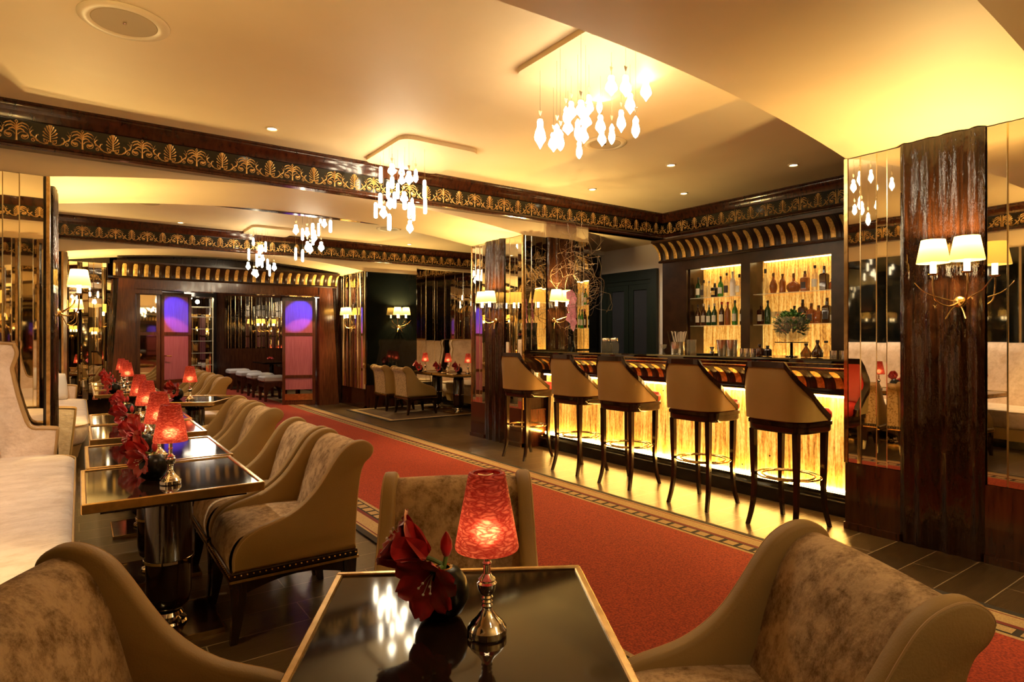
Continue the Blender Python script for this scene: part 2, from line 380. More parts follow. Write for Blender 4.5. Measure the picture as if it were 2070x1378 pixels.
def column(side, k):
    y0, y1 = ARCH[k]
    if side == 'L': x0, x1 = WL, XL
    else: x0, x1 = XR, 5.27
    m = MB(); m.box((x0, y0, 0), (x1, y1, ZA)); c = struct(m.build('column_%d' % (k*2+(1 if side == 'L' else 2)), 'wood_dark'))
    # face towards the middle of the room
    F = frame(XL, y0, 0, 1, 1, 0) if side == 'L' else frame(XR, y0, 0, 1, -1, 0)
    L = y1-y0
    if k == 2:
        mirror_panel(F, .005, L, .35, ZA, c, [.05, .04, .08, .05, .07], .03); dado(F, 0, L, c, .35)
    else:
        mirror_panel(F, .012, .36, .44, ZA, c); mirror_panel(F, L-.34, L-.012, .44, ZA, c)
        wavy_panel(F, .36, L-.34, .0, ZA, c, k*7+len(side)+ord(side)); dado(F, .0, .36, c); dado(F, L-.34, L, c)
    e = MB(); e.box((-.012, -.0, .44), (.012, .022, ZA), T=F); e.box((L-.012, -.0, .44), (L+.012, .022, ZA), T=F)
    struct(e.build('corner_bead', 'brass', c))
    # face towards the camera
    F = frame(x0, y0, 1, 0, 0, -1); L = x1-x0
    if k == 2:
        g = MB(); g.cbox((x0+.01, y0-.02, .42), (x1-.01, y0, ZA-.01), .004); struct(g.build('black_glass_face', 'blackglass', c))
        dado(F, 0, L, c, .42)
    elif side == 'R' and k == 1:
        mirror_panel(F, .014, .32, 1.14, ZA, c); wavy_panel(F, .33, .77, 1.14, ZA, c, 5); mirror_panel(F, .78, L, 1.14, ZA, c)
        dado(F, .0, .33, c)
    else:
        mirror_panel(F, .0, L-.014, .44, ZA, c, [.112, .13, .095, .12]); dado(F, 0, L, c)
    F = frame(x0, y1, 1, 0, 0, 1)
    mirror_panel(F, .0, L, .44, ZA, c, [.112, .13, .095, .12])
    return c
for k in range(3):
    column('L', k); column('R', k)

# ---- friezes ----------------------------------------------------------
def ribbon(m, F, pts, w0, w1=None, h=.004, d0=0., wf=None):
    n = len(pts); w1 = w0 if w1 is None else w1; v = []
    for i, (s, z) in enumerate(pts):
        a = pts[max(i-1, 0)]; b = pts[min(i+1, n-1)]; dx, dz = b[0]-a[0], b[1]-a[1]; L = sqrt(dx*dx+dz*dz) or 1
        t = i/(n-1); w_ = 1.14*(wf(t) if wf else w0+(w1-w0)*t)
        nx, nz = -dz/L*w_, dx/L*w_
        v += [F(s+nx, d0, z+nz), F(s, d0+h, z), F(s-nx, d0, z-nz)]
    f = []
    for i in range(n-1):
        a = 3*i; f += [(a, a+3, a+4, a+1), (a+1, a+4, a+5, a+2)]
    m.add(v, f)
def spiral(cx, cz, r0, r1, a0, turns, n=12):
    return [(cx+(r0+(r1-r0)*i/n)*cos(a0+turns*2*pi*i/n), cz+(r0+(r1-r0)*i/n)*sin(a0+turns*2*pi*i/n)) for i in range(n+1)]
def leafw(w_): return lambda t: w_*(.25+1.1*sin(pi*min(1, t*1.02+.0)))+.0006
def ornament(m, F0, s, z):
    """one palmette and one half of the scroll tree on either side of it"""
    for sg in (-1, 1):
        F = lambda a, d, b: F0(s+sg*a, d, z+b)
        # palmette lobes
        for i in range(6):
            z0 = .030+.013*i; th = radians(8+i*13); Lh = .050+.0085*i if i < 4 else .066-.004*(i-4)*3
            th = radians([12, 26, 40, 54, 68, 80][i]); Lh = [.046, .054, .060, .062, .060, .052][i]
            ex, ez = Lh*cos(th)*.9, Lh*sin(th)
            ribbon(m, F, [(0.002, z0), (ex*.35, z0+ez*.28), (ex*.75, z0+ez*.62), (ex, z0+ez)], .001, .0045)
        ribbon(m, F, [(0, .02), (0, .10), (0, .148)], .004, .006)
        ribbon(m, F, spiral(.026, .026, .017, .004, pi*.9, 1.3), .003, .002)
        # connecting scroll
        ribbon(m, F, [(.012, .008), (.035, .002), (.06, .008), (.082, .03), (.098, .046), (.115, .050)], .0035, .004)
        ribbon(m, F, [(.060, .010), (.078, .018), (.086, .040), (.080, .060), (.068, .064)], .0035, .004)
        ribbon(m, F, spiral(.098, .018, .014, .004, pi*.6, -1.1, 8), .003, .003)
        ribbon(m, F, [(.105, .048), (.118, .066), (.120, .085), (.112, .104)], .005, .001)
        ribbon(m, F, [(.118, .070), (.106, .088), (.096, .092)], .004, .001)
        # volute of the tree
        ribbon(m, F, spiral(.152, .036, .036, .010, 0.2, 1.15, 14), .0026, .003)
        ribbon(m, F, [(.128, .050), (.140, .040), (.153, .036)], .003, .010)
        ribbon(m, F, spiral(.153, .035, .009, .002, 0, 1.2, 6), .005, .004)
        # stem and fronds
        ribbon(m, F, [(.195, .0), (.195, .06), (.195, .125)], .006, .002)
        for i, (zz, hh, rr) in enumerate([(.070, .086, .045), (.082, .108, .060), (.096, .130, .066)]):
            ribbon(m, F, [(.193, zz), (.185, (zz+hh)/2+.004), (.195-rr*.5, hh+.002), (.195-rr*.85, hh-.006), (.195-rr*1.1, hh-.022)], .0, .0, wf=leafw(.0036))
        ribbon(m, F, [(.195, .124), (.187, .136), (.195, .148)], .0035, .002)
        ribbon(m, F, [(.113, .104), (.104, .118)], .002, .0005); ribbon(m, F, [(.118, .088), (.130, .104)], .003, .0005)
NF = [0]
def frieze(F_, L, off=0., ds=1., dz=0.):
    NF[0] += 1
    F = lambda s, d, z: F_(s, d*ds, min(z+dz*(1-(z-2.655)/.33), ZC))
    prof = [(0, 2.655), (.10, 2.655), (.108, 2.662), (.108, 2.672), (.092, 2.690), (.086, 2.705), (.070, 2.705), (.070, 2.866),
            (.088, 2.866), (.092, 2.882), (.100, 2.905), (.112, 2.930), (.128, 2.950), (.128, 2.962), (.140, 2.970), (.140, ZC), (0, ZC)]
    m = MB(); m.loft([[F(0, d, z) for d, z in prof], [F(L, d, z) for d, z in prof]])
    t = struct(m.build('trim_%d' % NF[0], 'wood', smooth=True, angle=40))
    b = MB(); b.box((0, .0, 2.708), (L, .0715, 2.864), T=F); struct(b.build('frieze_band', 'black', t))
    o = MB(); n = int(round(L/.39)); p = L/n
    for i in range(n): ornament(o, lambda s, d, z: F(s, d+.073, z), (i+.5)*p+off, 2.712)
    struct(o.build('gilded_ornament', 'gold', t, fixn=False))
def bay_friezes(y0, y1, right):
    frieze(frame(WL, y1, 1, 0, 0, -1), (WR if right else WR+.1)-WL)
    frieze(frame(WL, y0, 1, 0, 0, 1), WR-WL, 0., .30 if y0 < 3 else 1., .05 if y0 < 3 else 0.)
    frieze(frame(WL, y0, 0, 1, 1, 0), y1-y0)
    frieze(frame(WR+(0 if right else .1), y0, 0, 1, -1, 0), y1-y0)
bay_friezes(2.05, 5.74, True)
bay_friezes(6.87, 10.56, False)

# ---- cavetto crowns ---------------------------------------------------
def cavetto(F, L, z0, H, D, pitch, base, ribname, woodmat, gw=.38, parent=None, inv=False):
    """flaring crown of dark reeds with gilded flutes between them"""
    def prof(t): return D*(t**2.6)
    nz = 12
    sec = [(0, z0-.03), (.02, z0-.03), (.025, z0-.012), (.012, z0)]+[(prof(i/nz), z0+H*.88*i/nz) for i in range(nz+1)]+[(D+.02, z0+H*.88), (D+.02, z0+H), (-.02, z0+H), (-.02, z0-.03)]
    m = MB(); m.loft([[F(0, d, z) for d, z in sec], [F(L, d, z) for d, z in sec]])
    n = int(round(L/pitch)); p = L/n
    for i in range(n):                     # dark reeds: bulging, scored with two grooves
        s0 = i*p+gw*p*.5; s1 = (i+1)*p-gw*p*.5
        def fn(u, v):
            t = v; b = .014*sin(pi*u)+.0022*sin(u*pi*7)
            return F(s0+(s1-s0)*u, prof(t)+.002+b, z0+H*.88*t)
        m.grid(fn, 14, 10)
    for i in range(n+1):
        c = i*p
        def fn(u, v):
            t = .04+v*.90; hw = gw*p*.5*(1 if v < .93 else .6)
            ss = min(max(c+(u-.5)*2*hw, 0), L)
            return F(ss, prof(t)+.006+.008*sin(pi*u), z0+H*.88*t)
        m.grid(fn, 6, 10, 1)
    return m.build(base, [woodmat, 'goldleaf'], parent, smooth=True, angle=50)

# ---- service passage behind the column at the bar's end ----------------
m = MB(); m.box((5.27, 6.95, 0), (WR+.7, 7.05, ZC)); struct(m.build('wall_passage', 'black'))
m = MB(); m.box((5.27, 6.87, 2.56), (WR, 6.95, 2.62)); m.box((5.271, 5.74, 2.625), (WR, 6.95, 2.66)); struct(m.build('ceiling_passage', 'plaster_white'))
m = MB()                                                # dark double door in the white wall
for a, b in ((5.79, 5.90), (6.78, 6.89)): m.box((WR-.05, a, 0), (WR, b, 2.12))
m.box((WR-.05, 5.79, 2.12), (WR, 6.89, 2.26)); m.box((WR-.035, 5.90, 2.06), (WR, 6.78, 2.12))
d1 = struct(m.build('door_1', 'green_black'))
m = MB()
for a, b in ((5.90, 6.335), (6.345, 6.78)):
    m.box((WR-.028, a, 0), (WR, a+.09, 2.06)); m.box((WR-.028, b-.09, 0), (WR, b, 2.06))
    m.box((WR-.028, a+.09, 1.98), (WR, b-.09, 2.06)); m.box((WR-.028, a+.09, .9), (WR, b-.09, 1.02)); m.box((WR-.02, a+.09, 0), (WR, b-.09, .9))
struct(m.build('door_leaves', 'green_black', d1))
m = MB()
for a, b in ((5.99, 6.245), (6.435, 6.69)): m.box((WR-.012, a, 1.02), (WR-.004, b, 1.98))
struct(m.build('door_glass', 'grey_glass', d1))

# ---- right alcove of the second bay ------------------------------------
m = MB(); m.box((6.75, 7.05, 0), (6.9, 10.7, ZC)); wa = struct(m.build('wall_alcove', 'wood_dark'))
mirror_panel(frame(6.75, 7.05, 0, 1, -1, 0), .0, 3.5, 1.0, 2.6, wa, [.2, .16, .24])
m = MB(); m.box((5.27, 10.66, 0), (7.2, 10.8, ZC)); wm = struct(m.build('wall_alcove_end', 'wood_dark'))
mirror_panel(frame(5.27, 10.66, 1, 0, 0, -1), .0, 1.48, .42, 2.62, wm, [.24, .19, .22])

# ---- portal and the room beyond ----------------------------------------
m = MB(); m.box((WL, 11.75, 0), (.50, 11.95, ZC)); m.box((4.0, 11.75, 0), (WR+.5, 11.95, ZC)); m.box((.4, 11.75, 2.3), (4.1, 11.95, ZC))
wf_ = struct(m.build('wall_front', 'wood_dark'))
mirror_panel(frame(WL, 11.75, 1, 0, 0, -1), .95, 1.60, .30, 2.48, wf_, [.07, .11, .06, .08], .035)
m = MB()
m.prism([(.39, 0), (.74, 0), (.74, 2.1), (.74, 2.27), (.52, 2.27)], 11.55, 11.85)
m.prism([(4.10, 0), (3.72, 0), (3.72, 2.27), (3.97, 2.27)], 11.55, 11.85)
m.box((.70, 11.57, 2.07), (3.76, 11.85, 2.27)); m.box((.74, 11.55, 2.07), (3.72, 11.57, 2.10)); m.box((.74, 11.55, 2.00), (1.12, 11.80, 2.08))
pt = struct(m.build('door_2', 'wood_red'))
Fp = frame(.44, 11.56, 1, 0, 0, -1)
cr = cavetto(Fp, 3.62, 2.27, .235, .15, .15, 'door_crown', '', 'reed', .40, pt); struct(cr)
def leaf(x0, y0, x1, y1, name, panes, panemat):
    L = sqrt((x1-x0)**2+(y1-y0)**2); ax, ay = (x1-x0)/L, (y1-y0)/L; F = frame(x0, y0, ax, ay, ay, -ax)
    m = MB(); st = .055
    m.box((0, -.02, 0.0), (st, .02, 2.05), T=F); m.box((L-st, -.02, 0), (L, .02, 2.05), T=F)
    zs = [0, .12]; m.box((st, -.02, .0), (L-st, .02, .10), T=F); m.box((st, -.02, 1.99), (L-st, .02, 2.05), T=F)
    for z in (.52, 1.325): m.box((st, -.02, z), (L-st, .02, z+.055), T=F)
    o = struct(m.build(name, 'wood_red', pt))
    p = MB()
    for a, b in panes: p.box((st, -.006, a), (L-st, .006, b), T=F)
    struct(p.build('door_pane', panemat, o)); return F, L, o
leaf(.76, 11.66, 1.10, 11.66, 'fixed_leaf', [(.10, .52), (.575, 1.325), (1.38, 1.99)], 'mirror')
Fl, Ll, ol = leaf(1.11, 11.72, 1.60, 12.00, 'open_leaf', [(.10, .52), (.575, 1.325), (1.38, 1.99)], 'door_glow')
Fr, Lr, orr = leaf(3.14, 11.93, 3.70, 11.72, 'open_leaf', [(.30, .52), (.575, 1.325), (1.38, 1.99)], 'door_glow')
m = MB(); m.box((.05, .02, .10), (Lr-.05, .03, .22), T=Fr); struct(m.build('kick_plate', 'brass', orr))
m = MB(); m.tube([Fl(.06, .02, .98), Fl(.06, .07, .98), Fl(.15, .07, .97)], .009, 6); struct(m.build('door_handle', 'brass', ol))
# side room shell
m = MB(); m.box((-.3, 11.95, 2.56), (5.0, 19.1, 2.62)); struct(m.build('ceiling_lounge', 'wood_dark'))
m = MB(); m.box((4.55, 11.95, 0), (4.7, 19.1, 2.56)); wl2 = struct(m.build('wall_lounge_right', 'wood_dark'))
mirror_panel(frame(4.55, 12.0, 0, 1, -1, 0), .0, 5.4, 1.0, 2.3, wl2, [.13, .10, .16, .09])
m = MB(); m.box((-.3, 19.0, 0), (4.7, 19.15, 2.56)); m.box((-.4, 11.95, 0), (-.3, 19.1, 2.56)); m.box((2.85, 17.4, 0), (3.10, 17.6, 2.56)); m.box((3.1, 17.45, 0), (4.55, 17.6, 2.56))
we = struct(m.build('wall_lounge_end', 'wood_red'))
mirror_panel(frame(3.1, 17.45, 1, 0, 0, -1), .02, 1.43, 1.0, 2.4, we, [.09, .06, .11])
# ------------------------------------------------------------------ floor coverings
m = MB(); ya, yb = YB, 16.4
def band(x0, x1, mi, z=.012): m.add([(x0, ya, z), (x1, ya, z), (x1, yb, z), (x0, yb, z)], [(0, 1, 2, 3)], mi)
XO, XI = 3.53, 1.50
lay = [(.0, .045, 2), (.045, .06, 1), (.06, .07, 3), (.07, .165, 1), (.165, .195, 3), (.195, .285, 2), (.285, .31, 1)]
for a, b, mi in lay: band(XO-b, XO-a, mi); band(XI+a, XI+b, mi)
band(XI+.31, XO-.31, 0)
y = ya
while y < yb-.1:
    for c in (XO-.24, XI+.24): m.add([(c-.032, y+.012, .0135), (c+.032, y+.012, .0135), (c+.032, y+.088, .0135), (c-.032, y+.088, .0135)], [(0, 1, 2, 3)], 1)
    y += .105
m.add([(XI, ya, .001), (XO, ya, .001), (XO, yb, .001), (XI, yb, .001), (XI, ya, .012), (XO, ya, .012), (XO, yb, .012), (XI, yb, .012)], [(0, 4, 5, 1), (1, 5, 6, 2), (2, 6, 7, 3), (3, 7, 4, 0)], 2)
tag(m.build('carpet_runner', ['carpet', 'carpet_beige', 'carpet_dark', 'carpet_maroon'], fixn=False), 'long red carpet runner with beige and black ladder border beside the bar stools', 'carpet')
m = MB()
def rr(i, z, mi): m.add([(3.86+i, 8.67+i, z), (5.60-i, 8.67+i, z), (5.60-i, 10.5-i, z), (3.86+i, 10.5-i, z)], [(0, 1, 2, 3)], mi)
m.box((3.86, 8.67, .001), (5.60, 10.5, .010), 1)
rr(.045, .0105, 0); rr(.13, .011, 1); rr(.155, .0115, 2)
tag(m.build('area_rug', ['carpet_beige', 'carpet_dark', 'carpet_brown'], fixn=False), 'brown area rug with a pale striped border under the distant armchairs', 'rug')

# ------------------------------------------------------------------ armchair
def make_chair(name):
    t = empty(name)
    prof = [(.26,.30),(.262,.345),(.25,.395),(.215,.44),(.16,.468),(.10,.485),(.04,.505),(-.02,.54),(-.075,.59),(-.12,.65),(-.16,.71),(-.195,.755),(-.235,.785),(-.28,.80),(-.32,.795),(-.35,.77),(-.354,.742),(-.338,.715),(-.31,.69),(-.292,.64),(-.28,.55),(-.27,.42),(-.265,.30)]
    P = [(p.x, p.y) for p in smoothpts([(a, b, 0) for a, b in prof], 3)]
    for sg in (-1, 1):
        a, b = (.212, .262) if sg > 0 else (-.262, -.212)
        m = MB(); n = len(P)
        # rounded slab: inset outline on both faces
        cx = sum(p[0] for p in P)/n
        def inset(P, e):
            out = []
            for i in range(n):
                p, q = P[i-1], P[(i+1) % n]; dx, dz = q[0]-p[0], q[1]-p[1]; L = sqrt(dx*dx+dz*dz) or 1
                out.append((P[i][0]-dz/L*e, P[i][1]+dx/L*e))
            return out
        I1 = inset(P, .004); I2 = inset(P, .011)
        rings = [[(x, a, z) for x, z in I2], [(x, a+.004, z) for x, z in I1], [(x, a+.012, z) for x, z in P], [(x, b-.012, z) for x, z in P], [(x, b-.004, z) for x, z in I1], [(x, b, z) for x, z in I2]]
        m.loft(rings)
        sp = m.build('side_panel', 'leather', t, smooth=True, angle=50)
        pm = MB()
        k = int(n*.02); path = [(x, (b-.006 if sg > 0 else a+.006), z) for x, z in I1[0:int(n*.72)]]
        pm.tube(path, .0028, 5); pm.build('piping', 'piping', sp, smooth=True)
    # seat
    sec = [(.268,.30),(.272,.34),(.262,.385),(.24,.42),(.20,.442),(.12,.452),(.0,.452),(-.10,.447),(-.20,.44)]
    S_ = smoothpts([(a, b, 0) for a, b in sec], 3)
    m = MB(); m.grid(lambda u, v: ((lambda p: (p.x, (v-.5)*.425, p.y+.012*sin(pi*v)*(1 if p.y > .40 else .2)))(S_[int(round(u*(len(S_)-1)))])), len(S_)-1, 8)
    m.build('seat', 'velvet', t, smooth=True, angle=60, fixn=False)
    sec = [(-.12,.43),(-.145,.50),(-.172,.60),(-.205,.69),(-.240,.748),(-.283,.775),(-.322,.773),(-.345,.75),(-.345,.735)]
    S2 = smoothpts([(a, b, 0) for a, b in sec], 3)
    m = MB(); m.grid(lambda u, v: ((lambda p: (p.x+.02*sin(pi*v)*max(0, 1-u*1.3), (v-.5)*.425, p.y+.006*sin(pi*v)))(S2[int(round(u*(len(S2)-1)))])), len(S2)-1, 10)
    m.build('backrest', 'velvet', t, smooth=True, angle=60, fixn=False)
    sec = [(-.345,.740),(-.335,.718),(-.308,.69),(-.292,.64),(-.28,.55),(-.27,.42),(-.265,.30)]
    S3 = smoothpts([(a, b, 0) for a, b in sec], 3)
    m = MB(); m.grid(lambda u, v: ((lambda p: (p.x, (v-.5)*.425, p.y))(S3[int(round(u*(len(S3)-1)))])), len(S3)-1, 4)
    m.build('outer_back', 'spotted', t, smooth=True, angle=60, fixn=False)
    m = MB(); m.cbox((-.272, -.266, .272), (.276, .266, .302), .004); fr = m.build('seat_rail', 'wood_dark', t)
    m = MB(); m.box((-.276, -.270, .262), (.280, .270, .273)); m.build('gilt_moulding', 'brass', fr)
    m = MB()
    for i in range(22):
        x = -.262+i*.0248
        for y in (-.2665, .2665): m.sphere((x, y, .289), .0045, 6, 4)
    for i in range(21):
        y = -.25+i*.025
        for x in (-.2725, .2765): m.sphere((x, y, .289), .0045, 6, 4)
    m.build('nail_trim', 'brass', fr)
    m = MB()
    arc = lambda x0, x1: [(x0, .262), (x1, .262), (x1, .20)]+[(x1+(x0-x1)*i/8, .20+.045*sin(pi*i/8)) for i in range(1, 8)]+[(x0, .20)]
    for y in (-.252, .232): m.prism(arc(-.23, .23), y, y+.02)
    for x in (-.262, .242): m.prism(arc(-.22, .22), x, x+.02, 'yz')
    m.build('apron', 'wood_dark', t)
    for sx in (-1, 1):
        for sy in (-1, 1):
            m = MB(); rings = []
            for z, w_, e in ((.262, .030, 0), (.18, .026, 0), (.10, .020, .006), (.0, .014, .022)):
                cx, cy = sx*(.238+e), sy*(.232+e*.4)
                rings.append([(cx-w_, cy-w_, z), (cx+w_, cy-w_, z), (cx+w_, cy+w_, z), (cx-w_, cy+w_, z)])
            m.loft(rings); m.build('leg', 'wood_dark', t)
    return t
ch0 = make_chair('armchair')
CH = 'tan armchairs with velvet seats'
def chair(x, y, deg, label, first=[1], s=1.):
    if first:
        first.clear(); KC[ch0.name] = tree(ch0); o = ch0; o.location = (x, y, 0); o.rotation_euler = (0, 0, radians(deg)); o['label'] = label; o['category'] = 'armchair'; o['group'] = CH
    else: o = dup(ch0, (x, y, .012 if x > 4 else 0), radians(deg), label, CH)
    return o
chair(.125, 1.41, -28, 'tan armchair whose long arm sweeps down to touch the front table corner')
chair(.965, 1.655, -120.7, 'tan armchair with olive velvet back directly behind the lamp on the front table')
chair(1.185, .79, 151.6, 'tan armchair with mottled brown back in front of the rippled pillar, facing the front table')
chair(.785, 2.99, 180, 'tan armchair with its whole side exposed, first in the row of chairs along the tables')
chair(.785, 3.55, 180, 'tan armchair tucked close behind the first one in the row along the tables')
chair(.80, 4.60, 180, 'third tan armchair in the row along the tables, its scrolled top over the carpet edge')
chair(.80, 5.24, 180, 'fourth tan armchair in the row, beside the flat upholstered ottomans')
for i, (y, lb) in enumerate([(8.45, 'small distant tan armchair nearest the single lamp table in the far row'), (9.05, 'second of the distant tan armchairs in the far row'),
                             (9.65, 'third of the distant tan armchairs in the far row'), (10.25, 'last distant tan armchair in the far row, beside the wooden doorway')]):
    chair(1.20, y, 180, lb)
chair(4.66, 9.38, 0, 'pale armchair with spotted back on the brown rug, nearer of the pair')
chair(4.60, 10.10, 0, 'pale armchair with spotted back on the brown rug, farther of the pair')

# ------------------------------------------------------------------ cocktail tables
def make_table():
    t = empty('cocktail_table')
    W, D = .32, .362
    m = MB(); m.cbox((-W+.016, -D+.016, .640), (W-.016, D-.016, .664), .002); m.build('tabletop', 'tabletop', t)
    m = MB()
    for a, b in (((-W, -D), (W, -D+.018)), ((-W, D-.018), (W, D)), ((-W, -D+.018), (-W+.018, D-.018)), ((W-.018, -D+.018), (W, D-.018))):
        m.cbox((a[0], a[1], .632), (b[0], b[1], .670), .003)
    m.build('brass_rim', 'brass', t)
    m = MB(); m.box((-W+.06, -D+.06, .612), (W-.06, D-.06, .640)); m.build('underframe', 'wood_dark', t)
    m = MB(); m.lathe([(.03, .612), (.055, .605), (.085, .585), (.092, .55), (.093, .32), (.098, .315), (.098, .300), (.091, .295), (.090, .16), (.080, .11), (.055, .085), (.03, .078)], 32)
    pd = m.build('pedestal', 'wood_dark', t, smooth=True, angle=50)
    m = MB(); m.lathe([(.094, .318), (.0995, .314), (.0995, .302), (.093, .298)], 32, caps=False); m.build('pedestal_ring', 'chrome', pd, smooth=True)
    m = MB(); m.lathe([(.02, .085), (.05, .075), (.058, .06), (.04, .048), (.07, .036), (.075, .026), (.03, .022)], 24); m.build('pedestal_foot', 'chrome', t, smooth=True)
    m = MB(); m.cbox((-.19, -.19, 0), (.19, .19, .020), .003); bp = m.build('base_plate', 'wood_dark', t)
    m = MB()
    for a, b in (((-.196, -.196), (.196, -.19)), ((-.196, .19), (.196, .196)), ((-.196, -.19), (-.19, .19)), ((.19, -.19), (.196, .19))): m.box((a[0], a[1], 0), (b[0], b[1], .022))
    m.build('base_edge', 'brass', bp)
    return t
tb0 = make_table(); KC[tb0.name] = tree(tb0)
TG = 'cocktail tables with brass rims'
def table(x, y, deg, label, first=[1]):
    if first: first.clear(); o = tb0; o.location = (x, y, 0); o.rotation_euler = (0, 0, radians(deg)); o['label'] = label; o['category'] = 'table'; o['group'] = TG
    else: o = dup(tb0, (x, y, .012 if x > 4 else 0), radians(deg), label, TG)
    return o
table(.640, 1.085, -30.7, 'black brass-rimmed front table cut off by the bottom edge of the photo')
table(.325, 3.085, 0, 'black glossy brass-rimmed table at the near end of the row beside the sofa')
table(.345, 3.84, 0, 'brass-rimmed black table butted against the far side of the first row table')
table(.370, 4.80, 0, 'third brass-rimmed black table in the row along the sofas')
table(.385, 5.56, 0, 'fourth brass-rimmed black table in the row along the sofas')
table(.95, 6.86, -30, 'brass-rimmed black table standing alone, angled, with one red lamp, past the row')
table(.45, 8.25, 0, 'distant brass-rimmed black table, first of those against the doorway')
table(.45, 9.05, 0, 'distant brass-rimmed black table, second of those against the doorway')
table(.45, 9.85, 0, 'distant brass-rimmed black table, last of those against the doorway')
table(5.28, 9.00, 0, 'dark pedestal table on the brown rug, nearest the mirrored column')
table(5.28, 9.76, 0, 'dark pedestal table on the brown rug, in front of the black glass wall')

# ------------------------------------------------------------------ red table lamps, vases, flowers
def make_lamp():
    t = empty('table_lamp')
    P = [(.001, 0), (.039, 0), (.041, .004), (.041, .016), (.036, .022), (.034, .026), (.030, .030), (.020, .040), (.012, .052), (.010, .058), (.012, .062), (.009, .066), (.0115, .070), (.009, .074), (.012, .079),
         (.010, .083), (.016, .090), (.0195, .100), (.0205, .108), (.016, .112), (.018, .116), (.012, .122), (.008, .128), (.0075, .146), (.0105, .150), (.0075, .154), (.0075, .176), (.014, .178), (.014, .190), (.003, .192)]
    m = MB(); m.lathe([(r, z) for r, z in P], 32); m.build('base', 'chrome', t, smooth=True, angle=24)
    m = MB()
    m.lathe([(.0650, .180), (.0665, .184), (.0655, .190), (.0395, .330), (.0375, .3365), (.034, .338), (.028, .336), (.028, .330)], 40, caps=False)
    m.build('lamp_shade', 'shade_red', t, smooth=True, angle=60, fixn=False)
    m = MB(); m.tube([(-.028, 0, .330), (0, 0, .3305), (.028, 0, .330)], .0012, 4); m.tube([(0, -.028, .330), (0, .028, .330)], .0012, 4); m.build('shade_spider', 'chrome', t)
    lamp('bulb_light', (0, 0, .214), .20, (1., .66, .34), .024, t)
    return t
lp0 = make_lamp(); KC[lp0.name] = tree(lp0)
def put(o0, cat, grp, x, y, z, deg, label, st={}):
    if o0.name not in st: st[o0.name] = 1; o = o0; o.location = (x, y, z); o.rotation_euler = (0, 0, radians(deg)); o['label'] = label; o['category'] = cat; o['group'] = grp
    else: o = dup(o0, (x, y, z), radians(deg), label, grp)
    return o
def make_vase():
    t = empty('bulb_vase'); m = MB()
    P = [(.001, 0), (.026, .001), (.046, .014), (.058, .038), (.060, .060), (.054, .084), (.040, .102), (.024, .110), (.020, .110), (.018, .106), (.03, .09), (.001, .08)]
    m.lathe(P, 32); m.build('vase_body', 'vase', t, smooth=True, angle=50)
    m = MB(); m.lathe([(.018, .108), (.0215, .1115), (.025, .1095)], 24, caps=False); m.build('vase_lip', 'brass', t, smooth=True)
    return t
vs0 = make_vase(); KC[vs0.name] = tree(vs0)
def blossom(m, ms, base, dirv, L=.10, Rr=.052, roll=0., npet=6):
    d = Vector(dirv).normalized(); q = Vector((0, 0, 1)).rotation_difference(d); base = Vector(base)
    for k in range(npet):
        ph = 2*pi*k/npet+roll; inner = k % 2; LL = L*(1 if inner else 1.06)
        def fn(u, v):
            t = u; r = .006+(Rr*(.92 if inner else 1.05))*(t**1.45); wv = .5*LL*.82*(sin(pi*min(1., .10+t*.80))**.55)*(1 if t < .98 else .55)
            z = LL*(t-.22*t**4)
            s = (v-.5)*2
            rr_ = r-.010*s*s*(1-t)+.006*sin(t*9+k)*s*s*t
            tang = wv*s
            x = cos(ph)*rr_-sin(ph)*tang; y = sin(ph)*rr_+cos(ph)*tang
            return tuple(base+q @ Vector((x, y, z+.004*sin(5*s+k)*t)))
        m.grid(fn, 9, 6)
    for k in range(5):
        ph = 2*pi*k/5+.3; e = base+q @ Vector((cos(ph)*.014+.006, sin(ph)*.014, L*.86)); c = base+q @ Vector((cos(ph)*.006, sin(ph)*.006, L*.4))
        ms.tube([tuple(base), tuple(c), tuple(e)], [.0008, .0008, .0008], 4); ms.sphere(tuple(e), .0030, 6, 4)
def make_flowers():
    """amaryllis in the vase; local +x is to the right seen from the aisle, +y away"""
    t = empty('amaryllis')
    m = MB(); ms = MB(); blossom(m, ms, (-.036, .0, .128), (-.80, -.05, .50), .112, .058, .2); o = m.build('blossom', 'petal', t, smooth=True, angle=80, fixn=False); ms.build('stamen', 'stamen', o)
    m = MB(); ms = MB(); blossom(m, ms, (-.012, -.030, .112), (-.25, -.90, -.22), .078, .066, .0); o = m.build('blossom', 'petal', t, smooth=True, angle=80, fixn=False); ms.build('stamen', 'stamen', o)
    m = MB(); m.tube([(0, 0, .085), (0, .002, .115), (-.02, .001, .125), (-.046, 0, .134)], [.006, .006, .005, .006], 8); m.tube([(0, 0, .085), (0, -.01, .112), (-.008, -.03, .116), (-.015, -.045, .112)], [.006, .006, .005, .006], 8)
    m.tube([(0, 0, .08), (.006, .0, .115), (.010, .0, .135)], .005, 8); m.build('stem', 'stem', t, smooth=True)
    m = MB(); m.lathe([(.001, 0), (.008, .006), (.014, .022), (.013, .038), (.006, .052), (.001, .058)], 10, (.010, 0, .130)); m.build('bud', 'petal', t, smooth=True)
    return t
fw0 = make_flowers(); KC[fw0.name] = tree(fw0)
YW = -35.4
ex, ey = cos(radians(YW)), sin(radians(YW))
ZT = .664
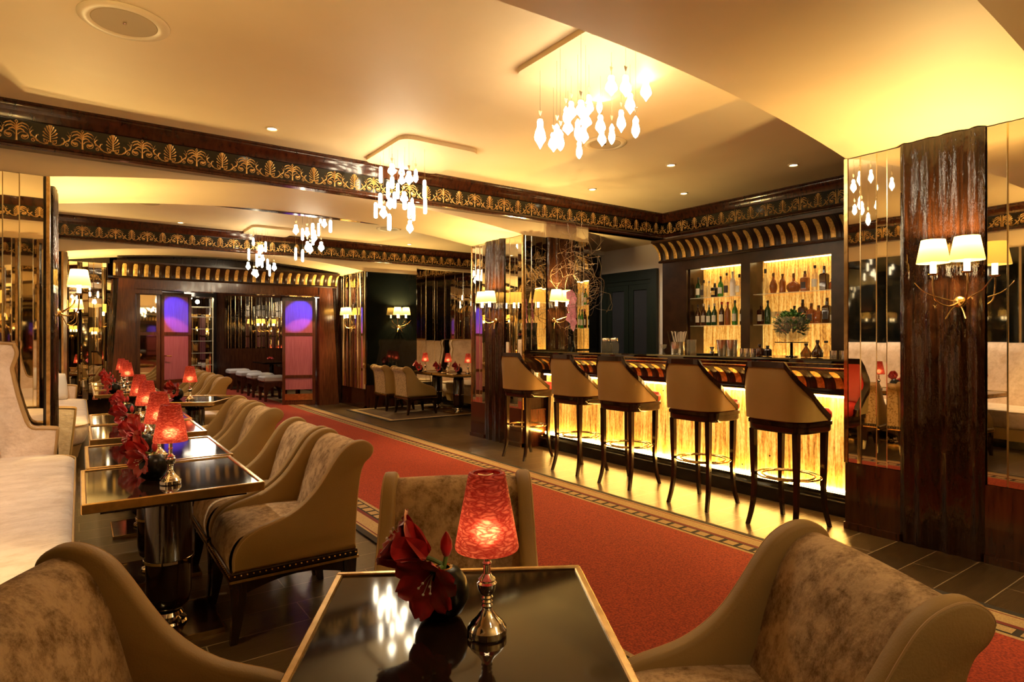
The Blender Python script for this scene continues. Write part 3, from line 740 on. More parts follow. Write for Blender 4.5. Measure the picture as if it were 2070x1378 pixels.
def setting(lx, ly, vx, vy, where, rot=0, z=ZT, fscale=None):
    z = z+(.012 if lx > 4 else 0)
    put(lp0, 'lamp', 'red shaded table lamps', lx, ly, z, 11*(lx+ly), 'small lit red-shaded lamp ' + where)
    put(vs0, 'vase', 'round black vases', vx, vy, z, 0, 'round black vase ' + where)
    o = put(fw0, 'flowers', 'red amaryllis flowers', vx, vy, z, YW+rot, 'red amaryllis in the black vase ' + where)
    if vy > 2: o.scale = (.86, .86, .9)
setting(.691, 1.062, .655, 1.190, 'on the front table')
setting(.315, 2.935, .262, 3.075, 'on the first table of the row')
setting(.335, 3.62, .27, 3.76, 'on the second table of the row', -25)
setting(.36, 4.62, .28, 4.78, 'on the third table of the row', 10)
setting(.375, 5.42, .30, 5.58, 'on the fourth table of the row', -15)
setting(.895, 6.76, .80, 6.93, 'on the lone angled table past the row', 20)
setting(.45, 8.20, .32, 8.12, 'on the first of the distant doorway tables')
setting(.47, 9.05, .33, 8.95, 'on the second of the distant doorway tables', 20)
setting(.47, 9.85, .33, 9.72, 'on the last of the distant doorway tables', 10)
setting(5.12, 9.92, 4.98, 9.86, 'on the rug tables, closest to the black glass', 15)
setting(5.30, 9.40, 5.16, 9.45, 'on the rug tables, in the middle', 0)
setting(5.42, 8.92, 5.30, 9.02, 'on the rug tables, closest to the mirrored column', -10)

# ------------------------------------------------------------------ ottomans
def make_ottoman():
    t = empty('ottoman')
    rings = []
    for z, i in ((.26, .0), (.30, -.008), (.38, -.010), (.425, .004), (.445, .03), (.452, .08)):
        a, b = .29-i, .25-i; c = .04
        rings.append([(-a+c, -b, z), (a-c, -b, z), (a, -b+c, z), (a, b-c, z), (a-c, b, z), (-a+c, b, z), (-a, b-c, z), (-a, -b+c, z)])
    m = MB(); m.loft(rings); m.build('seat', 'tan_flat', t, smooth=True, angle=70, sub=1)
    m = MB(); m.cbox((-.28, -.24, .20), (.28, .24, .26)); m.build('seat_rail', 'wood_dark', t)
    for sx in (-1, 1):
        for sy in (-1, 1):
            m = MB(); m.lathe([(.012, 0), (.02, .1), (.026, .2)], 8, (sx*.245, sy*.205, 0)); m.build('leg', 'wood_dark', t)
    return t
ot = make_ottoman(); tag(ot, 'flat camel upholstered ottoman nearer to the row of armchairs', 'ottoman', 'camel ottomans'); ot.location = (1.16, 6.25, 0)
ot.rotation_euler = (0, 0, radians(-12)); KC[ot.name] = tree(ot)
dup(ot, (1.185, 7.50, 0), radians(-12), 'flat camel upholstered ottoman just past the lone angled table')

# ------------------------------------------------------------------ winged sofas
def make_sofa(L, name, wings=(1, 1)):
    t = empty(name)
    r = .28; x1 = 1.10
    pl = [(.12, .13), (x1-r, .10)]+[(x1-r+r*sin(a), .10+r-r*cos(a)) for a in [pi/2*i/8 for i in range(1, 9)]]
    pl += [(x1, L*.5)]+[(x, L-y) for x, y in reversed(pl)]
    def ring(z, e): 
        cx, cy = .6, L/2
        return [(x-e*(1 if x > cx+.1 else 0)*(x-cx)/.5, y+(e if y < .5 else (-e if y > L-.5 else 0)), z) for x, y in pl]
    m = MB(); m.loft([ring(.245, .05), ring(.27, .03), ring(.33, .008), ring(.40, .0), ring(.43, .006), ring(.446, .022), ring(.452, .06)]); sc_ = m.build('seat_cushion', 'velvet_light', t, smooth=True, angle=70)
    m = MB(); m.tube([(x, y, .437) for x, y in pl], .006, 5); m.build('piping', 'piping', sc_, smooth=True)
    m = MB(); m.loft([ring(.10, .09), ring(.24, .055)]); m.build('base', 'tan_flat', t)
    m = MB(); m.cbox((.12, .14, 0), (.96, L-.14, .10)); m.build('plinth', 'black', t)
    m = MB(); sec = [(.04, .30), (.34, .44), (.32, .60), (.27, .85), (.235, 1.08), (.20, 1.19), (.14, 1.22), (.05, 1.20), (.03, .9)]
    m.grid(lambda u, v: ((lambda p: (p[0]+.010*sin(v*pi*L/.6)**2, .10+v*(L-.20), p[1]))(sec[int(round(u*8))])), 8, int(L*12)); m.build('backrest', 'velvet_light', t, smooth=True, angle=60, fixn=False)
    W_ = [(.08, .14), (.95, .14), (.985, .50), (.992, .60), (.987, .622), (.90, .632), (.850, .640), (.815, .691), (.766, .882), (.742, 1.02), (.735, 1.07), (.752, 1.13), (.760, 1.18), (.745, 1.225), (.72, 1.242), (.50, 1.25), (.08, 1.25)]
    for y in [q for q, on in zip((.03, L-.13), wings) if on]:
        m = MB(); m.prism(W_, y, y+.10, bevel if False else 'xz'); wg = m.build('wing', 'velvet_light', t, bevel=.012)
        m = MB(); ww = W_[1:]
        for yy in (y+.004, y+.096): m.tube(smoothpts([(a, yy, b) for a, b in ww], 2), .011, 6)
        m.build('piping', 'piping', wg, smooth=True)
    return t
s1 = make_sofa(3.50, 'banquette_sofa', (0, 1)); s1.location = (WL+.03, 2.13, 0)
tag(s1, 'champagne crushed velvet sofa with tall scrolled wing, nearest beside the tables', 'sofa', 'winged banquette sofas')
s2 = make_sofa(3.50, 'banquette_sofa'); s2.location = (WL+.13, 6.98, 0); KC[s2.name] = tree(s2)
tag(s2, 'champagne velvet winged sofa behind the mirrored column, with a satin pillow', 'sofa', 'winged banquette sofas')
s3 = dup(s2, (6.72, 10.55, 0), pi, 'pale velvet winged sofa in the far alcove behind the brown rug tables')
def make_pillow():
    m = MB()
    def fn(u, v, s):
        x, y = (u-.5)*2, (v-.5)*2; e = (1-abs(x)**2.6)*(1-abs(y)**2.6)
        return (s*.075*max(e, 0)**.45, x*.20*(1-.06*(y*y)), .20+y*.19*(1-.06*x*x))
    m.grid(lambda u, v: fn(u, v, 1), 14, 14); m.grid(lambda u, v: fn(u, v, -1), 14, 14)
    o = m.build('pillow', 'satin', None, smooth=True, angle=80); return o
pw = make_pillow(); tag(pw, 'silver satin pillow leaning at the far end of the second sofa', 'pillow', 'satin pillows'); pw.location = (-.30, 10.12, .43); pw.rotation_euler = (0, radians(-14), radians(-70))
for (x, y, z, rx, rz, lb) in [(-.62, 5.28, .43, -14, -70, 'silver satin pillow against the scrolled wing of the nearest sofa'), (6.05, 7.45, .43, -14, 110, 'satin pillow at the near end of the far alcove sofa')]:
    o = pw.copy(); C.objects.link(o); o.location = (x, y, z); o.rotation_euler = (0, radians(rx), radians(rz)); o['label'] = lb

# ------------------------------------------------------------------ bar stools
def make_stool():
    t = empty('bar_stool')
    def ringp(x, y, z, r, n=28): return [(x+r*cos(2*pi*i/n), y+r*sin(2*pi*i/n), z) for i in range(n)]
    def rrect(hx, hy, c, z, n=6):
        out = []
        for k, (sx, sy) in enumerate(((1, 1), (-1, 1), (-1, -1), (1, -1))):
            for i in range(n+1):
                a = pi/2*k+pi/2*i/n; out.append((sx*(hx-c)+c*cos(a), sy*(hy-c)+c*sin(a), z))
        return out
    m = MB(); m.loft([rrect(.205, .205, .10, .655), rrect(.212, .212, .10, .665), rrect(.212, .212, .10, .70), rrect(.218, .218, .10, .703), rrect(.218, .218, .10, .728), rrect(.20, .20, .10, .735)], T=lambda x, y, z: (x+.014, y, z))
    m.build('seat_frame', 'wood_dark', t, smooth=True, angle=40)
    m = MB(); T = lambda x, y, z: (x+.036, y*1.06, z)
    m.loft([rrect(.195, .19, .09, .733), rrect(.202, .196, .09, .75), rrect(.202, .196, .09, .785), rrect(.19, .184, .09, .805), rrect(.13, .13, .09, .815)], T=T); m.build('seat', 'red_leather', t, smooth=True, angle=60)
    # barrel back: plan path from front end of one side round the rear to the other
    path = [(.090, -.222, 0)]+[(-.09, -.222, 0)]+[(-.09-.125*sin(a), -.097-.125*cos(a), 0) for a in [pi/2*i/7 for i in range(1, 8)]]
    path += [(x, -y, 0) for x, y, _ in reversed(path)]
    pts = []
    for i in range(len(path)-1):
        a, b = Vector(path[i]), Vector(path[i+1]); n = max(1, int((b-a).length/.02))
        for k in range(n): pts.append(a.lerp(b, k/n))
    pts.append(Vector(path[-1])); n = len(pts)
    cum = [0]
    for i in range(1, n): cum.append(cum[-1]+(pts[i]-pts[i-1]).length)
    for i in range(n): pts[i].z = abs(cum[i]-cum[-1]/2)
    def top(p): return 1.125-.345*max(0, min(1, (p.z-.135)/(cum[-1]/2-.135)))**.64
    def pt(i, t, off):
        p = pts[i]; a = pts[max(i-1, 0)]; b = pts[min(i+1, n-1)]; d = (b-a); d.z = 0; d.normalize(); nx, ny = d.y, -d.x
        if nx*p.x+ny*p.y < 0: nx, ny = -nx, -ny
        H_ = top(p); z = .738+(H_-.738)*t; lean = .030*((z-.738)/.39)*(1 if p.x < -.08 else 0.4); wv = off+lean*(1 if p.x < -.19 else .6)
        return (p.x+nx*wv, p.y+ny*wv, z)
    m = MB(); m.grid(lambda u, v: pt(int(round(u*(n-1))), v*.97, .012), n-1, 8); ob = m.build('outer_back', 'leather', t, smooth=True, angle=60, fixn=False)
    m = MB(); m.grid(lambda u, v: pt(int(round(u*(n-1))), v*.97, -.018), n-1, 8); m.build('backrest', 'red_leather', t, smooth=True, angle=60, fixn=False)
    m = MB(); rings = []
    for i in range(n):
        o_, i_ = pt(i, 1, .017), pt(i, 1, -.023); h = .040
        o2, i2 = (o_[0], o_[1], o_[2]-h), (i_[0], i_[1], i_[2]-h)
        rings.append([o2, o_, i_, i2])
    m.loft(rings)
    for e in (0, n-1):
        a, b = pt(e, 1, .017), pt(e, 1, -.023)
        m.add([(a[0]+.012, a[1], a[2]), (b[0]+.012, b[1], b[2]), (b[0]+.012, b[1], .735), (a[0]+.012, a[1], .735), (a[0]-.01, a[1], a[2]), (b[0]-.01, b[1], b[2]), (b[0]-.01, b[1], .735), (a[0]-.01, a[1], .735)],
              [(0, 1, 2, 3), (4, 5, 6, 7), (0, 4, 7, 3), (1, 5, 6, 2), (0, 4, 5, 1)])
    m.build('back_frame', 'wood_dark', t)
    m = MB()
    for x in (0, 1):
        pass
    for sx in (-1, 1):
        for sy in (-1, 1):
            m = MB(); rings = []
            for z, w_, e in ((.66, .019, 0), (.45, .017, -.004), (.28, .0145, -.008), (.16, .0135, .0), (.08, .0125, .016), (.0, .0115, .040)):
                ex_ = e if True else 0
                cx, cy = sx*(.160+ex_*(1. if sx > 0 else 1.)), sy*(.160+ex_*.35)
                rings.append([(cx-w_, cy-w_, z), (cx+w_, cy-w_, z), (cx+w_, cy+w_, z), (cx-w_, cy+w_, z)])
            m.loft(rings); m.build('leg', 'wood_dark', t, smooth=True, angle=40)
    m = MB(); m.tube([(.165*cos(2*pi*i/36), .165*sin(2*pi*i/36), .345) for i in range(37)], .0075, 8, caps=False)
    m.tube([(.205*cos(2*pi*i/36), .205*sin(2*pi*i/36), .345) for i in range(37)], .006, 8, caps=False)
    m.build('foot_ring', 'brass', t, smooth=True)
    return t
st0 = make_stool(); KC[st0.name] = tree(st0)
for y, dg, lb in [(2.30, -3, 'tan-backed bar stool with red seat closest to the rippled wooden pillar'), (3.00, 2, 'tan-backed bar stool with red seat, second from the rippled wooden pillar'),
              (3.78, 3, 'tan-backed bar stool with red seat in the middle of the five'), (4.43, 2, 'tan-backed bar stool with red seat, second from the mirrored column at the far bar end'),
              (5.27, 4, 'tan-backed bar stool with red seat beside the mirrored column at the far bar end')]:
    put(st0, 'bar stool', 'bar stools along the counter', 3.955, y, 0, dg, lb)
# ------------------------------------------------------------------ bar counter
Y0, Y1 = 2.08, 5.68; LB = Y1-Y0
bar = empty('bar_counter', (0, 0, 0), 0, 'long bar counter with black stone top, gold striped cove and glowing onyx front', 'bar counter')
FB = frame(4.50, Y0, 0, 1, -1, 0)       # s along +Y, d toward the stools
m = MB(); m.loft([[FB(s, d, z) for d, z in [(-.55, 1.09), (.19, 1.09), (.205, 1.10), (.205, 1.118), (.19, 1.13), (-.55, 1.13)]] for s in (0, LB)]); m.build('countertop', 'blackglass', bar)
m = MB(); m.loft([[FB(s, d, z) for d, z in [(-.02, 1.045), (.165, 1.045), (.175, 1.05), (.175, 1.062), (.16, 1.07), (.16, 1.09), (-.02, 1.09)]] for s in (0, LB)]); tr = m.build('top_moulding', 'wood', bar)
m = MB(); m.tube([FB(0, .178, 1.066), FB(LB, .178, 1.066)], .006, 6); m.build('gilt_line', 'brass', tr)
cavetto(FB, LB, .905, .16, .15, .138, 'striped_cove', '', 'reed', .40, bar)
m = MB(); m.loft([[FB(s, d, z) for d, z in [(-.02, .862), (.03, .862), (.045, .868), (.045, .885), (.03, .89), (.03, .905), (-.02, .905)]] for s in (0, LB)]); m.build('lower_moulding', 'black', bar)
m = MB(); m.box((0, -.06, .13), (LB, -.045, .862), T=FB); m.build('onyx_front', 'onyx', bar)
m = MB(); m.box((.01, -.02, .846), (LB-.01, .005, .858), T=FB); m.build('upper_light_strip', 'led', bar)
m = MB(); m.box((.01, -.030, .156), (LB-.01, -.012, .172), T=FB); m.build('lower_light_strip', 'led_low', bar)
m = MB(); m.loft([[FB(s, d, z) for d, z in [(-.06, 0), (.055, 0), (.055, .10), (.045, .108), (.04, .125), (.01, .13), (.01, .150), (-.06, .150)]] for s in (0, LB)]); m.build('plinth', 'black', bar)
m = MB(); m.box((0, -.55, 0), (LB, -.53, 1.09), T=FB); m.box((0, -.53, 0), (.02, -.06, 1.09), T=FB); m.box((LB-.02, -.53, 0), (LB, -.06, 1.09), T=FB); m.build('carcass', 'wood_dark', bar)
m = MB()
for y, z in ((3.97, .42), (2.8, .33), (3.05, .22), (4.6, .21), (4.68, .205), (2.9, .77), (3.9, .78)): m.lathe([(.001, 0), (.006, 0), (.006, .006), (.001, .008)], 8, (0, 0, 0), T=lambda a, b, c, y=y, z=z: (4.545-c, y+a, z+b))
m.build('fixing_stud', 'black', bar)

# ------------------------------------------------------------------ back bar
bb = empty('back_bar_cabinet', (0, 0, 0), 0, 'dark wood back bar cabinet with gold striped crown and lit onyx shelves', 'cabinet')
CX = 6.30; Ya, Yb = 1.96, 5.42
m = MB()
m.box((CX+.02, Ya, 0), (WR-.01, Ya+.04, 2.29)); m.box((CX, Yb-.05, 0), (WR-.01, Yb, 2.29))
m.box((CX, 5.03, 1.02), (CX+.05, Yb-.05, 2.15)); m.box((CX, 4.13, 1.02), (CX+.05, 4.25, 2.15)); m.box((CX, 3.07, 1.02), (CX+.05, 3.20, 2.15)); m.box((CX, Ya, 1.02), (CX+.05, 2.12, 2.15))
m.box((CX, Ya, 2.15), (CX+.06, Yb-.05, 2.29)); m.box((CX+.05, Ya, 2.20), (WR-.01, Yb, 2.26))
for y in (5.03, 4.19, 3.135): m.box((CX+.05, y-.02, 0), (WR-.01, y+.02, 2.2))
m.box((CX+.01, Ya+.05, 0), (WR-.01, Yb-.06, .98))
m.build('frame', 'reed', bb)
m = MB(); m.cbox((CX-.02, Ya, .98), (WR-.01, Yb, 1.02)); m.build('worktop', 'blackglass', bb)
Fc = frame(CX, Ya, 0, 1, -1, 0)
cavetto(Fc, Yb-Ya+.05, 2.30, .25, .15, .136, 'crown', '', 'reed', .40, bb)
m = MB(); m.box((WR-.03, Ya+.05, 1.02), (WR-.015, Yb-.06, 2.20)); m.build('onyx_back', 'onyx_back', bb)
bays = [(4.27, 5.00), (3.22, 4.11), (2.14, 3.05)]
for a, b in bays:
    m = MB(); m.box((WR-.10, a, 2.165), (WR-.07, b, 2.175)); m.build('light_strip', 'led_soft', bb)
    m = MB(); m.box((WR-.09, a, 1.025), (WR-.06, b, 1.035)); m.build('light_strip', 'led_soft', bb)
    for z in (1.425, 1.775):
        m = MB(); m.box((CX+.05, a-.01, z), (WR-.03, b+.01, z+.010)); m.build('glass_shelf', 'shelf_glass', bb)
for y in (4.85, 4.45, 3.9, 3.6, 3.3, 2.8, 2.4):
    m = MB(); m.lathe([(.001, 0), (.022, 0), (.022, -.006), (.001, -.006)], 14, (CX+.12, y, 2.198)); m.build('spotlight', 'downlight', bb)

# ------------------------------------------------------------------ bottles
def bottle(kind, h, glass, cap='label_dark', label='label_white', level=None):
    t = empty({'round': 'spirit_bottle', 'square': 'square_bottle', 'flask': 'decanter', 'wide': 'decanter', 'jug': 'carafe'}[kind])
    r = {'round': .034, 'square': .036, 'flask': .042, 'wide': .075, 'jug': .038}[kind]
    if kind == 'round': P = [(.001, 0), (r, .003), (r, h*.58), (r*.8, h*.66), (r*.36, h*.76), (r*.33, h*.90), (.001, h*.90)]
    elif kind == 'square': P = [(.001, 0), (r, .003), (r*1.08, h*.62), (r*.9, h*.68), (r*.36, h*.72), (r*.34, h*.86), (.001, h*.86)]
    elif kind == 'flask': P = [(.001, 0), (r*.7, .003), (r, h*.25), (r*1.02, h*.40), (r*.7, h*.58), (r*.32, h*.70), (r*.30, h*.84), (.001, h*.84)]
    elif kind == 'wide': P = [(.001, 0), (r*.75, .003), (r, h*.22), (r*.98, h*.36), (r*.6, h*.52), (r*.2, h*.60), (r*.18, h*.76), (.001, h*.76)]
    else: P = [(.001, 0), (r, .003), (r*1.1, h*.3), (r*.6, h*.55), (r*.25, h*.75), (r*.3, h*.88), (.001, h*.88)]
    seg = 4 if kind == 'square' else 18
    m = MB()
    if kind == 'square':
        m.loft([[(x*q, y*q, z) for x, y in ((1, .86), (.86, 1), (-.86, 1), (-1, .86), (-1, -.86), (-.86, -1), (.86, -1), (1, -.86))] for q, z in P])
    else: m.lathe(P, seg)
    m.build('bottle_body', glass, t, smooth=True, angle=40)
    top = P[-1][1]
    m = MB(); m.lathe([(.001, top-.004), (.013, top-.004), (.0145, top+(h-top)*.5), (.013, h), (.001, h)], 12); m.build('cap', cap, t, smooth=True, angle=40)
    if label:
        q = 1.015 if kind != 'flask' else 1.03; rr_ = r*q*(1.06 if kind in ('square',) else 1)
        m = MB()
        if kind == 'square': m.box((-rr_-.0015, -r*.72, h*.16), (-rr_+.001, r*.72, h*.46))
        else:
            zs = (h*.16, h*.46) if kind == 'round' else (h*.24, h*.38)
            m.grid(lambda u, v: (rr_*cos(pi+(u-.5)*2.0), rr_*sin(pi+(u-.5)*2.0), zs[0]+(zs[1]-zs[0])*v), 8, 1)
        m.build('bottle_label', label, t, smooth=True, fixn=False)
    return t
def bot(x, y, z, kind, h, glass, desc, grp, cap='label_dark', label='label_white', nm=None):
    t = bottle(kind, h, glass, cap, label); t.location = (x, y, z); tag(t, desc, 'bottle', grp); return t
G1, G2, G3 = 'bottles on the top glass shelves', 'bottles on the middle glass shelves', 'bottles on the bar counter'
X1 = 6.45; za, zb = 1.786, 1.436
for y, k, h, gl, cp, lb, d in [
    (4.96, 'round', .27, 'glass_dkgreen', 'label_dark', 'label_white', 'dark green wine-shaped bottle at the doorway end of the top shelf'),
    (4.86+.02, 'square', .225, 'glass_clear', 'label_dark', 'label_dark', 'clear square bottle with a black label on the top shelf'),
    (4.80, 'round', .21, 'glass_clear', 'label_white', None, 'small clear bottle without label beside the black labelled square one'),
    (4.715, 'square', .175, 'glass_black', 'label_dark', 'goldleaf', 'squat black square bottle with a gold triangle label, top shelf'),
    (4.63, 'round', .255, 'glass_green', 'label_dark', 'label_white', 'bright green round gin bottle on the top shelf'),
    (4.545, 'round', .29, 'glass_clear', 'label_dark', 'label_dark', 'tall clear bottle with dark neck and label beside the green bottle'),
    (4.46, 'round', .30, 'glass_frost', 'label_white', None, 'tall frosted white bottle on the top shelf'),
    (4.37, 'square', .26, 'glass_clear', 'label_dark', 'label_white', 'clear bottle with a black base next to the frosted white one'),
    (4.295, 'round', .21, 'glass_clear', 'cork', 'label_white', 'small clear bottle half behind the middle cabinet post, top shelf'),
    (4.03, 'flask', .29, 'glass_clear', 'label_dark', None, 'tall teardrop decanter with a little amber spirit, top shelf'),
    (3.93, 'flask', .235, 'glass_amber', 'cork', None, 'pear-shaped cognac bottle full of dark amber, top shelf'),
    (3.82, 'round', .215, 'glass_amber', 'cork', None, 'low amber bottle with square stopper left of the round decanter'),
    (3.69, 'wide', .21, 'glass_amber', 'cork', None, 'wide round cognac decanter filled with orange spirit, top shelf'),
    (3.56, 'square', .225, 'glass_amber', 'cork', 'label_dark', 'square amber bottle with tall stopper, top shelf'),
    (3.45, 'round', .275, 'glass_clear', 'label_dark', 'label_white', 'clear half-full whisky bottle with black cap, top shelf'),
    (3.35, 'square', .26, 'glass_brown', 'glass_brown', None, 'dark brown angular bottle next to the right cabinet post, top shelf'),
    (3.265, 'round', .12, 'glass_amber', 'cork', None, 'short orange bottle tucked against the right cabinet post'),
    (2.98, 'round', .28, 'glass_clear', 'label_dark', 'label_white', 'clear bottle with black cap in the last narrow bay, top shelf'),
    (2.90, 'round', .20, 'glass_amber', 'label_dark', 'label_white', 'red-orange bottle in the last narrow bay, top shelf')]:
    bot(X1, y, za, k, h, gl, d, G1, cp, lb)
for y, k, h, gl, cp, lb, d in [
    (4.965, 'round', .27, 'glass_brown', 'label_dark', 'label_white', 'narrow brown bottle at the doorway end of the middle shelf'),
    (4.88, 'round', .278, 'glass_brown', 'label_white', 'label_white', 'brown bottle with pale cap and cream label, middle shelf'),
    (4.80, 'round', .262, 'glass_dkgreen', 'label_white', 'label_white', 'dark green bottle with pale cap left of its labelled twin, middle shelf'),
    (4.72, 'round', .275, 'glass_dkgreen', 'label_white', 'label_white', 'dark green bottle with large round label, middle shelf'),
    (4.615, 'round', .29, 'glass_brown', 'red_leather', 'label_white', 'dark bottle with red cap and white label, middle shelf'),
    (4.53, 'round', .285, 'glass_amber', 'red_leather', None, 'reddish bottle with red cap behind the dark one, middle shelf'),
    (4.43, 'round', .30, 'glass_green', 'label_dark', 'label_white', 'leaf green liqueur bottle with black cap, middle shelf'),
    (4.325, 'round', .285, 'glass_brown', 'label_dark', 'label_white', 'dark wine bottle with pale label beside the middle cabinet post'),
    (4.08, 'square', .25, 'glass_brown', 'cork', 'label_white', 'dark square bottle at the post end of the middle shelf, larger bay'),
    (4.00, 'round', .276, 'glass_dkgreen', 'label_dark', None, 'dark green bottle behind the square one in the larger bay'),
    (3.68, 'round', .20, 'glass_dkgreen', 'label_dark', None, 'dark bottle rising behind the bowl of flowers'),
    (3.585, 'square', .265, 'glass_brown', 'label_dark', 'label_dark', 'tall dark square whisky bottle just past the bowl of flowers'),
    (3.49, 'square', .22, 'glass_amber', 'cork', 'label_dark', 'glowing amber square bottle with flat stopper, middle shelf'),
    (3.41, 'square', .195, 'glass_amber', 'cork', None, 'low amber square bottle with glass knob, middle shelf'),
    (3.32, 'square', .27, 'glass_brown', 'cork', 'label_dark', 'dark bottle with tall glass stopper near the right cabinet post'),
    (3.25, 'round', .19, 'glass_clear', 'red_leather', 'label_white', 'small striped clear bottle touching the right cabinet post'),
    (2.97, 'flask', .26, 'glass_brown', 'label_dark', 'label_white', 'dark flask in the last narrow bay, middle shelf')]:
    bot(X1, y, zb, k, h, gl, d, G2, cp, lb)
# tumblers and decanters on the middle shelf
def goblet(h, r, nm='cocktail_glass'):
    m = MB(); m.lathe([(.001, 0), (r*.6, 0), (r*.62, .004), (r*.12, .010), (r*.10, h*.45), (r*.8, h*.62), (r, h), (r*.96, h), (r*.74, h*.63), (.001, h*.5)], 18)
    return m.build(nm, 'glass_clear', smooth=True, angle=50)
for i, (y, lb) in enumerate([(3.93, 'small round glass on the middle shelf, first of four'), (3.87, 'small round glass on the middle shelf, second of four'), (3.80, 'small round glass on the middle shelf, third of four'), (3.745, 'small round glass on the middle shelf, nearest the flower bowl')]):
    o = goblet(.145, .036); o.location = (X1, y, zb); tag(o, lb, 'glass', 'glasses on the middle shelf')

# ------------------------------------------------------------------ things on the counter
ZB = 1.13
def single(o, x, y, z, label, cat, grp=None): o.location = (x, y, z); return tag(o, label, cat, grp)
def jar():
    t = empty('glass_jar'); m = MB(); m.lathe([(.001, 0), (.046, .002), (.050, .02), (.050, .085), (.040, .105), (.038, .112), (.001, .112)], 20); m.build('jar_body', 'glass_clear', t, smooth=True)
    m = MB(); m.lathe([(.001, .112), (.040, .112), (.042, .118), (.042, .145), (.038, .150), (.001, .150)], 20); m.build('lid', 'silver_ribs', t, smooth=True, angle=40); return t
for y, lb in ((4.86, 'clear glass jar with metal lid on the counter, nearer the dark door'), (4.73, 'clear glass jar with metal lid on the counter, nearer the straw holder')):
    t = jar(); t.location = (4.72, y, ZB); tag(t, lb, 'jar', 'glass jars on the counter')
def ribbed(r, h, flare=1.): 
    m = MB(); m.lathe([(.001, 0), (r*.98, 0), (r, .004), (r*flare, h), (r*flare*.95, h), (r*.93, .01), (.001, .01)], 48, flute=16, famp=.03); return m.build('ribbed_tumbler', 'silver_ribs', smooth=True, angle=50)
o = ribbed(.062, .115); o.name = 'straw_holder'; single(o, 4.62, 3.79, ZB, 'ribbed silver cup holding pale straws at the counter', 'cup')
m = MB(); rr2 = random.Random(2)
for i in range(22):
    a = rr2.random()*6.28; q = .02+.03*rr2.random(); m.tube([(cos(a)*q*.5, sin(a)*q*.5, .012), (cos(a)*q*1.5, sin(a)*q*1.5, .205+.01*rr2.random())], .003, 6)
o = m.build('drinking_straws', 'label_white', smooth=True); single(o, 4.62, 3.77, ZB, 'fan of pale paper straws standing in the ribbed silver cup', 'straws'); o['kind'] = 'stuff'
m = MB()
for i in range(18):
    a = rr2.random()*6.28; q = .016+.03*rr2.random(); m.tube([(cos(a)*q*.5, sin(a)*q*.5, .012), (cos(a)*q*1.4, sin(a)*q*1.4, .20+.02*rr2.random())], .003, 6)
o = m.build('black_straws', 'black'); single(o, 4.62, 3.835, ZB, 'bunch of black straws standing beside the pale ones', 'straws'); o['kind'] = 'stuff'
o = goblet(.088, .032, 'cocktail_glass'); single(o, 4.60, 3.945, ZB, 'small clear stemmed glass at the left of the ribbed straw cup', 'glass')
def pitcher():
    t = empty('glass_pitcher'); m = MB(); m.lathe([(.001, 0), (.038, .003), (.044, .05), (.040, .10), (.046, .135), (.043, .135), (.036, .10), (.04, .05), (.001, .008)], 20); m.build('pitcher_body', 'glass_clear', t, smooth=True)
    m = MB(); m.tube(smoothpts([(0, .04, .115), (0, .075, .10), (0, .078, .06), (0, .042, .035)], 4), .004, 6); m.build('handle', 'glass_clear', t, smooth=True); return t
t = pitcher(); t.location = (4.60, 3.615, ZB); tag(t, 'glass pitcher with curved handle between straws and silver shakers', 'pitcher')
m = MB(); m.cbox((-.06, -.075, 0), (.06, .075, .014), .003); single(m.build('serving_tray', 'black', smooth=False), 4.60, 3.44, ZB, 'low black tray on the counter before the silver shakers', 'tray')
m = MB(); m.lathe([(.001, 0), (.019, 0), (.021, .03), (.008, .036), (.022, .072), (.019, .072), (.001, .04)], 16); single(m.build('jigger', 'chrome', smooth=True, angle=50), 4.59, 3.385, ZB, 'double-ended metal jigger beside the silver shakers', 'jigger')
for y, lb in ((3.285, 'tall ribbed silver shaker beside the jigger'), (3.185, 'tall ribbed silver shaker nearest the middle post')):
    o = ribbed(.040, .135, 1.22); o.name = 'cocktail_shaker'; single(o, 4.60, y, ZB, lb, 'shaker', 'silver shakers')
for i in range(3):
    o = ribbed(.022, .062); o.name = 'shot_glass'; single(o, 4.60, 3.085-i*.052, ZB, ['small ribbed shot glass closest to the shakers', 'small ribbed shot glass between its two twins', 'small ribbed shot glass closest to the sauce bottle'][i], 'glass', 'shot glasses')
for y, k, h, gl, d in ((2.925, 'round', .10, 'glass_brown', 'little dark bitters bottle on the counter beside the shot glasses'), (2.855, 'round', .088, 'glass_black', 'squat black bottle among the counter clutter'),
                       (2.53, 'jug', .11, 'glass_amber', 'small pear-shaped bottle just past the flower stand'), (2.44, 'jug', .135, 'glass_brown', 'pointed glass bottle with dark base on the counter'), (2.375, 'round', .13, 'glass_clear', 'clear dropper bottle with black cap behind the pointed bottle')):
    bot(4.60, y, ZB, k, h, gl, d, G3, label=None)
for i in range(6):
    o = ribbed(.024, .056); o.name = 'ribbed_tumbler'; single(o, 4.60+(i % 2)*.05, 2.32-i*.045, ZB, 'ribbed glass tumbler in the cluster beside the rippled wooden pillar', 'glass', 'ribbed tumblers beside the pillar')
